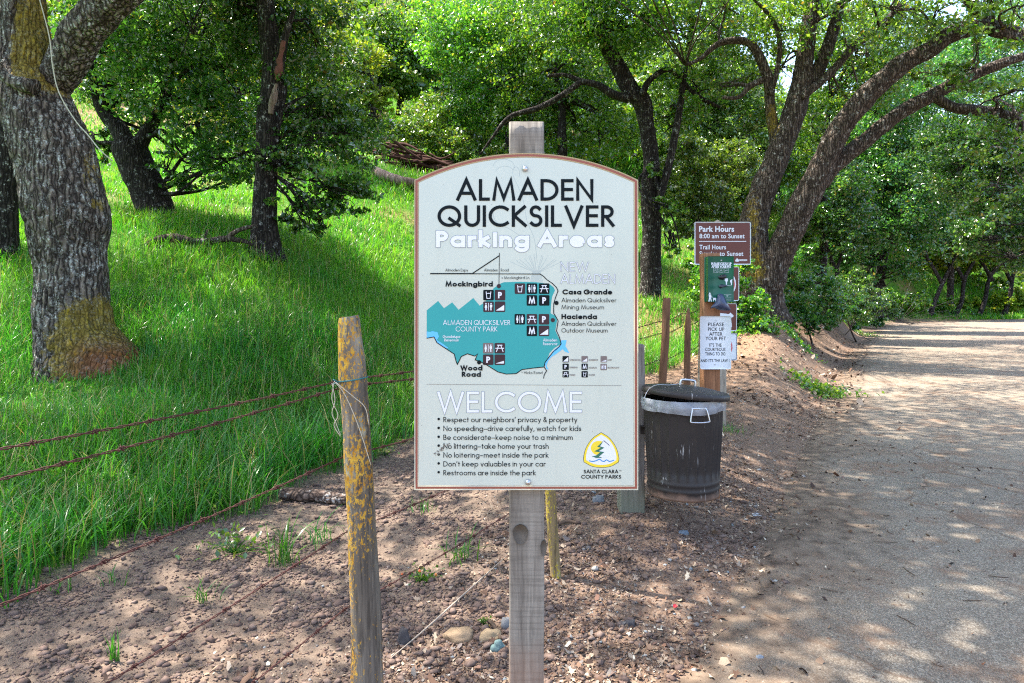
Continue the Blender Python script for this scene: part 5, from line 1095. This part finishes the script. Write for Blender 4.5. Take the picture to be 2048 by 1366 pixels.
# the wooded hillside beyond, one mass
r = np.random.default_rng(123); pts = []; szs = []
for k in range(300):
    y = r.uniform(34, 88); x = r.uniform(-.85, .95) * y; rad_ = r.uniform(1.8, 3.6)
    px_ = 1024 + x / y * FPX
    if road_d(np.array([x]), np.array([y]))[0] < 4: continue
    zz = gz(x, y)
    if 715 < px_ < 860 and (y < 60 or px_ < 790): continue
    if 640 < px_ < 900 and y > 55: rad_ *= .55
    B = [(x + r.normal(0, rad_ * .5), y + r.normal(0, rad_ * .5), zz + rad_ * r.uniform(.4, 1.9), rad_ * r.uniform(.5, .9)) for _ in range(4)]
    p, _ = crown_pts(B, 1900, r, .34, 20); pts.append(p)
pts = np.concatenate(pts); V, _, T = leaves(pts, .34, r, .5); o = mk("far_wood", V, [T], LEAF_MID); tag(o, "dense green wood covering the far hillside", "wood", kind="stuff")
print("LEAVES", NLEAF[0], len(pts))
# ------------------------------------------------------------ what lies on the ground
def flatd(px, py): # where the ground shows at this pixel (near field)
    d = EYE * FPX / (py - HZ)
    for _ in range(14):
        x = (px - 1024) * d / FPX; d = .5 * d + .5 * (EYE - gz(x, d)) * FPX / (py - HZ)
    return np.array([(px - 1024) * d / FPX, d, gz((px - 1024) * d / FPX, d)])
ICO_V = np.array([(0, 0, 1)] + [(.894 * math.cos(k * 1.2566), .894 * math.sin(k * 1.2566), .447) for k in range(5)] + [(.894 * math.cos(k * 1.2566 + .628), .894 * math.sin(k * 1.2566 + .628), -.447) for k in range(5)] + [(0, 0, -1)])
ICO_T = np.array([(0, 1 + k, 1 + (k + 1) % 5) for k in range(5)] + [(1 + k, 6 + k, 1 + (k + 1) % 5) for k in range(5)] + [(1 + (k + 1) % 5, 6 + k, 6 + (k + 1) % 5) for k in range(5)] + [(11, 6 + (k + 1) % 5, 6 + k) for k in range(5)])
def lumps(x, y, z, s, r, sq=.65):
    n = len(x); V = ICO_V[None] * (1 + r.normal(0, .3, (n, 12, 1))) * s[:, None, None] * np.stack([r.uniform(.7, 1.3, n), r.uniform(.7, 1.3, n), r.uniform(.7, 1.1, n) * sq], -1)[:, None, :]
    a = r.uniform(0, 6.28, n); c, s_ = np.cos(a)[:, None], np.sin(a)[:, None]; X_ = V[..., 0] * c - V[..., 1] * s_; Y_ = V[..., 0] * s_ + V[..., 1] * c
    V = np.stack([X_, Y_, V[..., 2]], -1) + np.stack([x, y, z], -1)[:, None, :]
    return V.reshape(-1, 3), None, ((np.arange(n) * 12)[:, None, None] + ICO_T[None]).reshape(-1, 3)
def spread(n, x0, x1, y0, y1, ok, near=1.6):
    y = y0 * (y1 / y0) ** (rng.uniform(0, 1, n) ** near); x = rng.uniform(x0, x1, n); k = (np.abs(x) < .79 * y + .4); x, y = x[k], y[k]; k = ok(x, y, road_d(x, y), fence_d(x, y)); return x[k], y[k]
t = NT("soil_clod", .95, .1); t.col(t.mix(.5, t.ramp(t.island(), [(0, lin(72, 60, 55)), (.5, lin(104, 89, 81)), (1, lin(138, 120, 108))]), t.ramp(t.noise(60, 4), [(.3, lin(78, 62, 56)), (.7, lin(128, 106, 95))]))); t.bump(t.noise(160, 3), .6, .003); CLOD = t.m
r = np.random.default_rng(5)
x, y = spread(330000, -4, 2, 1.9, 9, lambda x, y, rd, fd: (fd > -.5 + rng.normal(0, .35, len(x))) & (fd < 2.9) & (rng.uniform(0, 1, len(x)) < .25 + .75 * sm(fbm(np.stack([x, y, x * 0], -1) * 2.2, 2, 91), .38, .6)), 1.)
s = np.minimum(.0024 * np.exp(r.normal(.35, .66, len(x))), .022); V, _, T = lumps(x, y, ground(x, y) + s * .25, s, r)
tag(mk("soil_clods", V, [T], CLOD, smooth=False), "crumbly clods of tilled brown soil along the fence", "soil", kind="stuff")
t = NT("litter_chip", .85, .2); t.col(t.ramp(t.island(), [(0, lin(58, 44, 38)), (.3, lin(92, 70, 57)), (.5, lin(118, 94, 77)), (.68, lin(142, 120, 100)), (.8, lin(170, 152, 130)), (.88, lin(112, 106, 102)), (.94, lin(122, 80, 58)), (1, lin(206, 194, 172))])); CHIPM = t.m
def flakes(x, y, z, s, r, k=5, curl=.35, lobes=False, tilt=.4):
    n = len(x); a = np.linspace(0, 2 * math.pi, k + 1)[:-1]
    rad_ = r.uniform(.6, 1.2, (n, k)) if not lobes else np.where(np.arange(k)[None] % 2 == 0, 1., .48) * r.uniform(.75, 1.2, (n, k))
    el = r.uniform(.4, .9, n)[:, None]; lx, ly = np.cos(a)[None] * rad_, np.sin(a)[None] * rad_ * el
    lz = curl * (lx ** 2 * r.normal(.4, .6, (n, 1)) + ly * ly * r.normal(.5, .8, (n, 1)))
    tx_, ty_ = r.normal(0, tilt, (n, 1)), r.normal(0, tilt, (n, 1)); lz = lz + lx * tx_ + ly * ty_
    b = r.uniform(0, 6.28, (n, 1)); X_, Y_ = lx * np.cos(b) - ly * np.sin(b), lx * np.sin(b) + ly * np.cos(b)
    V = np.stack([X_, Y_, lz], -1) * s[:, None, None]; V[..., 2] -= V[..., 2].min(1)[:, None] - .001
    V = np.concatenate([V.mean(1, keepdims=True), V], 1) + np.stack([x, y, z], -1)[:, None, :]
    T = np.array([(0, 1 + q, 1 + (q + 1) % k) for q in range(k)]); return V.reshape(-1, 3), None, ((np.arange(n) * (k + 1))[:, None, None] + T[None]).reshape(-1, 3)
def chip_ok(x, y, rd, fd): return (fd < .55 + rng.normal(0, .35, len(x))) & (rd > -.8 + rng.normal(0, .5, len(x))) & (rng.uniform(0, 1, len(x)) < .25 + .75 * sm(fbm(np.stack([x, y, x * 0], -1) * 2.6, 2, 95), .36, .62))
mb = MB()
x, y = spread(210000, -1.6, 5, 1.9, 9, chip_ok, 1.); s = .003 * np.exp(r.normal(.5, .5, len(x))); mb.add(*flakes(x, y, ground(x, y) + .001, s, r))
x, y = spread(30000, -1.6, 12, 8, 22, lambda x, y, rd, fd: (rd > -.4) & (rd < 4.2) & (fd < 2), 1.); s = .012 * np.exp(r.normal(.3, .5, len(x))); mb.add(*flakes(x, y, ground(x, y) + .002, s, r))
x, y = spread(6500, -1.8, 5, 1.9, 9, lambda x, y, rd, fd: chip_ok(x, y, rd, fd) & (rd > -.2), 1.); s = r.uniform(.009, .024, len(x)); mb.add(*flakes(x, y, ground(x, y) + .002, s, r, 11, .5, True))
x, y = spread(3200, -.5, 8, 2.2, 14, lambda x, y, rd, fd: (rd < .2) & (rd > -6) & (rng.uniform(0, 1, len(x)) < .25 + .7 * np.exp(rd / .9)), 1.2); s = .003 * np.exp(r.normal(.45, .5, len(x))); mb.add(*flakes(x, y, ground(x, y) * 0 + .012, s, r))
tag(mb.build("leaf_litter", CHIPM), "dry brown oak leaves and bark chips strewn beside the road", "leaf litter", kind="stuff")
t = NT("pebble", .8, .3); t.col(t.ramp(t.island(), [(0, lin(96, 88, 84)), (.4, lin(140, 130, 122)), (.7, lin(120, 128, 132)), (1, lin(176, 166, 152))])); t.bump(t.noise(70, 4), .4, .003); PEB = t.m
x, y = spread(9000, -1.5, 5, 1.9, 9, chip_ok, 1.); s = np.minimum(.0035 * np.exp(r.normal(.3, .5, len(x))), .018); V, _, T = lumps(x, y, ground(x, y) + s * .3, s, r)
tag(mk("gravel", V, [T], PEB, smooth=True), "loose grey pebbles scattered in the roadside dirt", "gravel", kind="stuff")
TWIGM = flat("twig", lin(92, 76, 64), .9, .1, var=.35, scale=30); PALET = flat("pale_twig", lin(158, 144, 130), .9, .1, var=.2, scale=40)
mb = MB(); x, y = spread(520, -1.8, 6, 2, 11, chip_ok, 1.)
for a, b in zip(x, y):
    L = rng.uniform(.03, .13); an = rng.uniform(0, 6.28); c = np.array([a, b]); d = np.array([math.cos(an), math.sin(an)]) * L / 2; q = [(c - d), c + rng.normal(0, L * .08, 2), c + d]
    P = [(p[0], p[1], float(ground([p[0]], [p[1]], False)[0]) + .012 + rng.uniform(0, .006)) for p in q]; mb.add(*tube(P, [.0016, .0022, .0012], 5, 3))
tag(mb.build("twig_litter", TWIGM), "small broken twigs scattered in the roadside dirt", "twigs", kind="stuff")

def stone(label, px, py, wpx, hpx, c, seed, name="stone"):
    p = flatd(px, py); sc = p[1] / FPX; s = wpx * sc / 2; N = 14; M_ = 22; V = []
    for i in range(N + 1):
        for j in range(M_):
            th = math.pi * i / N; f = 2 * math.pi * j / M_; V.append((math.sin(th) * math.cos(f), math.sin(th) * math.sin(f), math.cos(th)))
    V = np.array(V); k = 1 + (fbm(V * 1.1 + seed, 2, seed) - .5) * .9 + (np.round(fbm(V * 2.2 + seed, 2, seed) * 5) / 5 - .5) * .4; V = np.sign(V) * np.abs(V) ** .8 * k[:, None] * np.array([s, s * .75, hpx * sc * .75]); V = V + p + np.array([0, 0, hpx * sc * .02])
    i, j = np.meshgrid(np.arange(N), np.arange(M_), indexing='ij'); j2 = (j + 1) % M_; Q = np.stack([i * M_ + j, (i + 1) * M_ + j, (i + 1) * M_ + j2, i * M_ + j2], -1).reshape(-1, 4)
    m = flat("stone_rock", lin(*c), .85, .25, var=.28, scale=22, bump=.7); tag(mk(name, V, [Q], m, smooth=True, base=tuple(p)), label, "stone", "loose stones lying by the sign post")
stone("flat tan stone lying left of the sign post, beside a second tan stone", 918, 1273, 54, 18, (140, 118, 94), 2); stone("rounded tan stone nearest the left of the square sign post", 979, 1278, 42, 22, (150, 128, 100), 5)
stone("small blue green stone under the tan stones by the sign post", 995, 1296, 28, 17, (98, 118, 116), 8); stone("dark rock half buried in litter at the left of the tan stones", 806, 1286, 30, 34, (70, 66, 66), 9)
stone("slate blue stone in the dirt below the trash can", 1367, 1067, 17, 9, (104, 114, 124), 12); stone("dark grey stone on the dirt right of the sign post", 1260, 1250, 20, 14, (76, 72, 72), 15); stone("grey pebble on the dirt near the road at bottom right", 1519, 1320, 16, 13, (118, 124, 132), 16)
stone("grey and white stones' largest lump at the foot of the thick post", 1196, 1003, 28, 16, (110, 112, 114), 18); stone("pale rock below the slim yellow lichened post's left side", 1012, 1252, 22, 20, (122, 120, 118), 21)
stone("tan boulder at the foot of the bank where the road bends", 1716, 646, 14, 20, (178, 146, 104), 23)

# plants coming up through the soil
def tuft(label, px, py, hpx, n, seed, spread_=.35, lean=1.1, w=.006, name="grass_tuft", m=None):
    p = flatd(px, py); h = hpx * p[1] / FPX; r = np.random.default_rng(seed); x = p[0] + r.normal(0, h * spread_ * .4, n); y = p[1] + r.normal(0, h * spread_ * .4, n)
    V, Q, T = blades(x, y, ground(x, y) - .005, h * r.uniform(.45, 1.15, n), np.full(n, w) * r.uniform(.6, 1.3, n), r.uniform(.1, lean, n), seed, 5)
    tag(mk(name, V, [Q, T], m or grassm, base=tuple(p)), label, "grass", "green tufts growing in the bare soil")
tuft("bushy grass tuft in the soil just left of the lichened split post", 570, 1128, 110, 46, 1, w=.007); tuft("grass tuft touching the left side of the lichened split post", 640, 1085, 80, 30, 2, .6); tuft("sparse grass tuft with dry roots, midway across the soil", 408, 1205, 60, 20, 3); tuft("upright single grass clump near the bottom left corner", 228, 1322, 70, 16, 4, .15, .3)
tuft("thin grass sprig under the third wire at left", 232, 1165, 46, 14, 5, .7); tuft("feathery grass sprig beside the tall grass edge at far left", 112, 1186, 44, 12, 6, .7); tuft("grass tuft with broad blades left of the sign post", 928, 1118, 74, 26, 7, .7, 1.2, .008); tuft("small grass tuft just below the board's lower left corner", 850, 1020, 40, 26, 8, .9)
tuft("faint grass sprig at the left foot of the bank right of the trash can", 1455, 862, 26, 60, 9, 1.6, 1.2, .006)
def weed(label, px, py, wpx, n, seed, m, size=.02, name="weed"):
    p = flatd(px, py); s = wpx * p[1] / FPX; r = np.random.default_rng(seed); c = p + np.abs(r.normal(0, 1, (n, 3))) * np.array([0, 0, s * .25]) + r.normal(0, 1, (n, 3)) * np.array([s * .28, s * .25, 0]) + [0, 0, .008]
    root = thing(name, label, "weed", p); V, _, T = leaves(c, size, r, 1.4); mk("foliage", V, [T], m, root); mb = MB()
    for e in c[::3]: mb.add(*tube([p, (p + e) / 2 + [0, 0, .01], e], [.0016, .0012, .0008], 4, 2))
    mb.build("stem", grassm, root); return root
w_ = weed("small bright weed with tiny orange flowers left of the sign post", 842, 1165, 62, 90, 3, LEAF_MID, .02)
ORG = flat("petal_orange", lin(214, 106, 60), .6, .2)
for (px, py) in ((838, 1140), (804, 1148), (872, 1150)):
    c = W(px, py, flatd(842, 1165)[1]); V, _, T = leaves(c + rng.normal(0, .003, (6, 3)), .012, rng, 1.); mk("flower", V, [T], ORG, w_)
weed("pale prickly thistle weed crossing the sunlit soil", 470, 1108, 120, 120, 6, LEAF_LIGHT, .034); weed("little pale weed between the wires left of the board", 770, 912, 46, 50, 8, LEAF_LIGHT, .03); weed("low green ground weed beside the tan stones", 968, 1250, 22, 26, 9, LEAF_MID, .016)
for k, (px, py, wpx) in enumerate(((1640, 650, 60), (1710, 664, 46), (1580, 668, 50), (1480, 690, 50), (1400, 700, 40))):
    p = flatd(px, py); s = wpx * p[1] / FPX; c = p + r.normal(0, 1, (500, 3)) * [s * .5, s * .5, .03] + [0, 0, .05]; c[:, 2] = ground(c[:, 0], c[:, 1]) + np.abs(r.normal(0, .07, 500)); V, _, T = leaves(c, .07, r, 1.)
    tag(mk("ground_creeper", V, [T], LEAF_MID, base=tuple(p)), ("green creeper patch under the great leaning oak", "green creeper patch at the road edge by the tan boulder", "green creeper spilling down the litter bank", "green creeper right of the white rule sign", "green creeper left of the tan post's white sign")[k], "creeper", "low green creepers on the bank")

# fallen wood
LOGB = barkmat("log_bark", lin(48, 38, 34), lin(104, 84, 72), lin(150, 130, 116), .3, 24, .9, moss=False, bump=.8, dist=.01)
CUT = flat("cut_wood", lin(196, 160, 116), .85, .1, var=.2, scale=60)
a, b = W(566, 985, 4.85), W(700, 998, 4.7); a[2] = gz(a[0], a[1]) + .05; b[2] = gz(b[0], b[1]) + .04
lg = thing("log", "short cut log lying on the soil left of the split post", "log", (a + b) / 2 - [0, 0, .05]); V, Q, T = tube([a, a * .7 + b * .3 + [0, 0, .004], (a + b) / 2 + [0, 0, .01], b], [.045, .047, .043, .037], 26, 8, amp=.28, freq=16, seed=3); mk("bark", V, [Q, T], LOGB, lg, smooth=True)
dr = (a - b) / np.linalg.norm(a - b); V, Q, T = tube([a - dr * .01, a + dr * .004], [.036, .033], 20, 1, amp=.2, freq=30); mk("cut_end", V, [Q, T], CUT, lg)
def stick(label, L, rr, m, name="fallen_branch", ns=8, cat="branch", amp=.2, group=None):
    P = [np.array(p, float) for p in L]; V, Q, T = tube(P, rr, ns, 6, amp=amp, freq=12, seed=5); tag(mk(name, V, [Q, T], m, smooth=True, base=tuple(P[0])), label, cat, group)
def onl(L, d, up): return [np.array([(px - 1024) * d / FPX, d, EYE - (py - HZ) * d / FPX]) + [0, 0, up] for px, py in L]
root = thing("fallen_branch", "long dark fallen branch lying in the grass left of the upright dark tree", "branch", W(390, 482, 10.6))
for L, rr in ((([(282, 498), (320, 482), (352, 480), (400, 488), (450, 482), (488, 486), (505, 494)]), [.03, .06, .065, .055, .05, .035, .02]), (([(452, 484), (470, 468), (490, 460), (515, 456)]), [.04, .04, .035, .03]), (([(408, 487), (412, 472), (416, 462)]), [.025, .02, .012])):
    V, Q, T = tube(onl(L, 10.6, .03), rr, 12, 6, amp=.3, freq=8, seed=7); mk("wood", V, [Q, T], BARK_BROWN, root, smooth=True, attrs={"moss": np.zeros(len(V)), "rust": np.zeros(len(V))})
root = thing("fallen_log", "brown fallen log on the slope behind the board's left shoulder", "log", onland(800, 380, 14, 30)); LG = [onland(px, py, 14, 30) + [0, 0, .16] for px, py in ((750, 352), (768, 362), (800, 374), (830, 380), (862, 388))]; dl = np.mean([q[1] for q in LG]); P, Rd = LG, [.12, .15, .15, .13, .08]; V, Q, T = tube(P, Rd, 14, 6, amp=.25, freq=4); mk("wood", V, [Q, T], DEADW, root, smooth=True)
mb = MB()
for k in range(60):
    t_ = k / 60; c = onland(755 + 130 * t_, 318 + 38 * t_, 16, 34) + [0, 0, .3] + r.normal(0, .14, 3); d = np.array([.8, r.normal(0, .3), -.2 + r.normal(0, .2)]) * r.uniform(.4, .9); mb.add(*tube([c - d, c + r.normal(0, .08, 3), c + d], [.02, .045, .015], 6, 3))
tag(mb.build("brush_pile", flat("brush_wood", lin(70, 48, 42), .9, .1, var=.4, scale=6)), "dark heap of dead brush higher on the slope above the fallen log", "brush pile", kind="stuff")
stick("long pale stick slanting through the litter left of the sign post", [flatd(782, 1322) + [0, 0, .012], flatd(850, 1268) + [0, 0, .02], flatd(930, 1195) + [0, 0, .02], flatd(1012, 1118) + [0, 0, .014]], [.002, .0034, .0034, .002], PALET, "stick", cat="stick")
stick("short curved grey stick beside the tan stones", [flatd(968, 1240) + [0, 0, .012], flatd(985, 1256) + [0, 0, .018], flatd(1002, 1284) + [0, 0, .012]], [.004, .008, .006], TWIGM, "stick", cat="stick")
stick("dark stick lying on the dirt right of the slate blue stone", [flatd(1497, 1090) + [0, 0, .008], flatd(1524, 1075) + [0, 0, .012]], [.005, .006], TWIGM, "stick", cat="stick")
stick("small dark bent stick near the bottom right litter", [flatd(1526, 1232) + [0, 0, .008], flatd(1540, 1240) + [0, 0, .012], flatd(1554, 1246) + [0, 0, .01]], [.003, .005, .003], TWIGM, "stick", cat="stick")
stick("grey branch stub on the ground right of the slim yellow post", [flatd(1118, 1052) + [0, 0, .015], flatd(1136, 1048) + [0, 0, .018], flatd(1154, 1050) + [0, 0, .012]], [.01, .012, .007], TWIGM, "stick", cat="stick")
p = flatd(1512, 1034); V = np.array([p + np.array(q) * p[1] / FPX for q in ((-8, 0, 6), (-3, -4, 9), (5, 0, 6), (7, 4, 3), (0, 2, 1), (-5, 3, 2))]); V[:, 2] = np.maximum(V[:, 2], p[2] + .004); V2 = V + [0, 0, .0025]; Q = np.array([[i, (i + 1) % 6, (i + 1) % 6 + 6, i + 6] for i in range(6)]); T = np.array([[6, 6 + i, 7 + i] for i in range(1, 5)])
sc_ = thing("litter_scrap", "small white plastic scrap with a thin stem on the dirt", "litter", p); mk("scrap", np.vstack([V, V2]), [Q, T], WHITES, sc_); mk("stem", *(lambda q: (q[0], [q[1], q[2]]))(tube([p + np.array([.012, 0, .008]), p + np.array([.035, .0, .008])], .0012, 6, 1)), WHITES, sc_)
p = flatd(1350, 1218); V, _, T = flakes(np.full(5, p[0]) + r.normal(0, .006, 5), np.full(5, p[1]) + r.normal(0, .006, 5), np.full(5, p[2] + .008), np.full(5, .009), r, 7, .5); tag(mk("litter_scrap", V, [T], RED, base=tuple(p)), "tiny bright red scrap lying in the leaf litter", "litter")
for k, (px, y0, y1) in enumerate(((1796, 615, 572), (1808, 617, 575), (1822, 620, 578), (1842, 620, 580))):
    d = 48; A, Bq = W(px, y0, d), W(px + 1, y1, d); g = gz(A[0], d); A[2] = min(A[2], g); rt = thing("fence_post", "slim dark fence post on the sunny far slope at the road bend", "fence post", (A[0], A[1], g), "far fence posts at the road bend"); V, Q, T = tube([A - [0, 0, .2], (A + Bq) / 2, Bq], [.03, .03, .02], 8, 3, amp=.2); mk("post_wood", V, [Q, T], BROWNWOOD, rt)
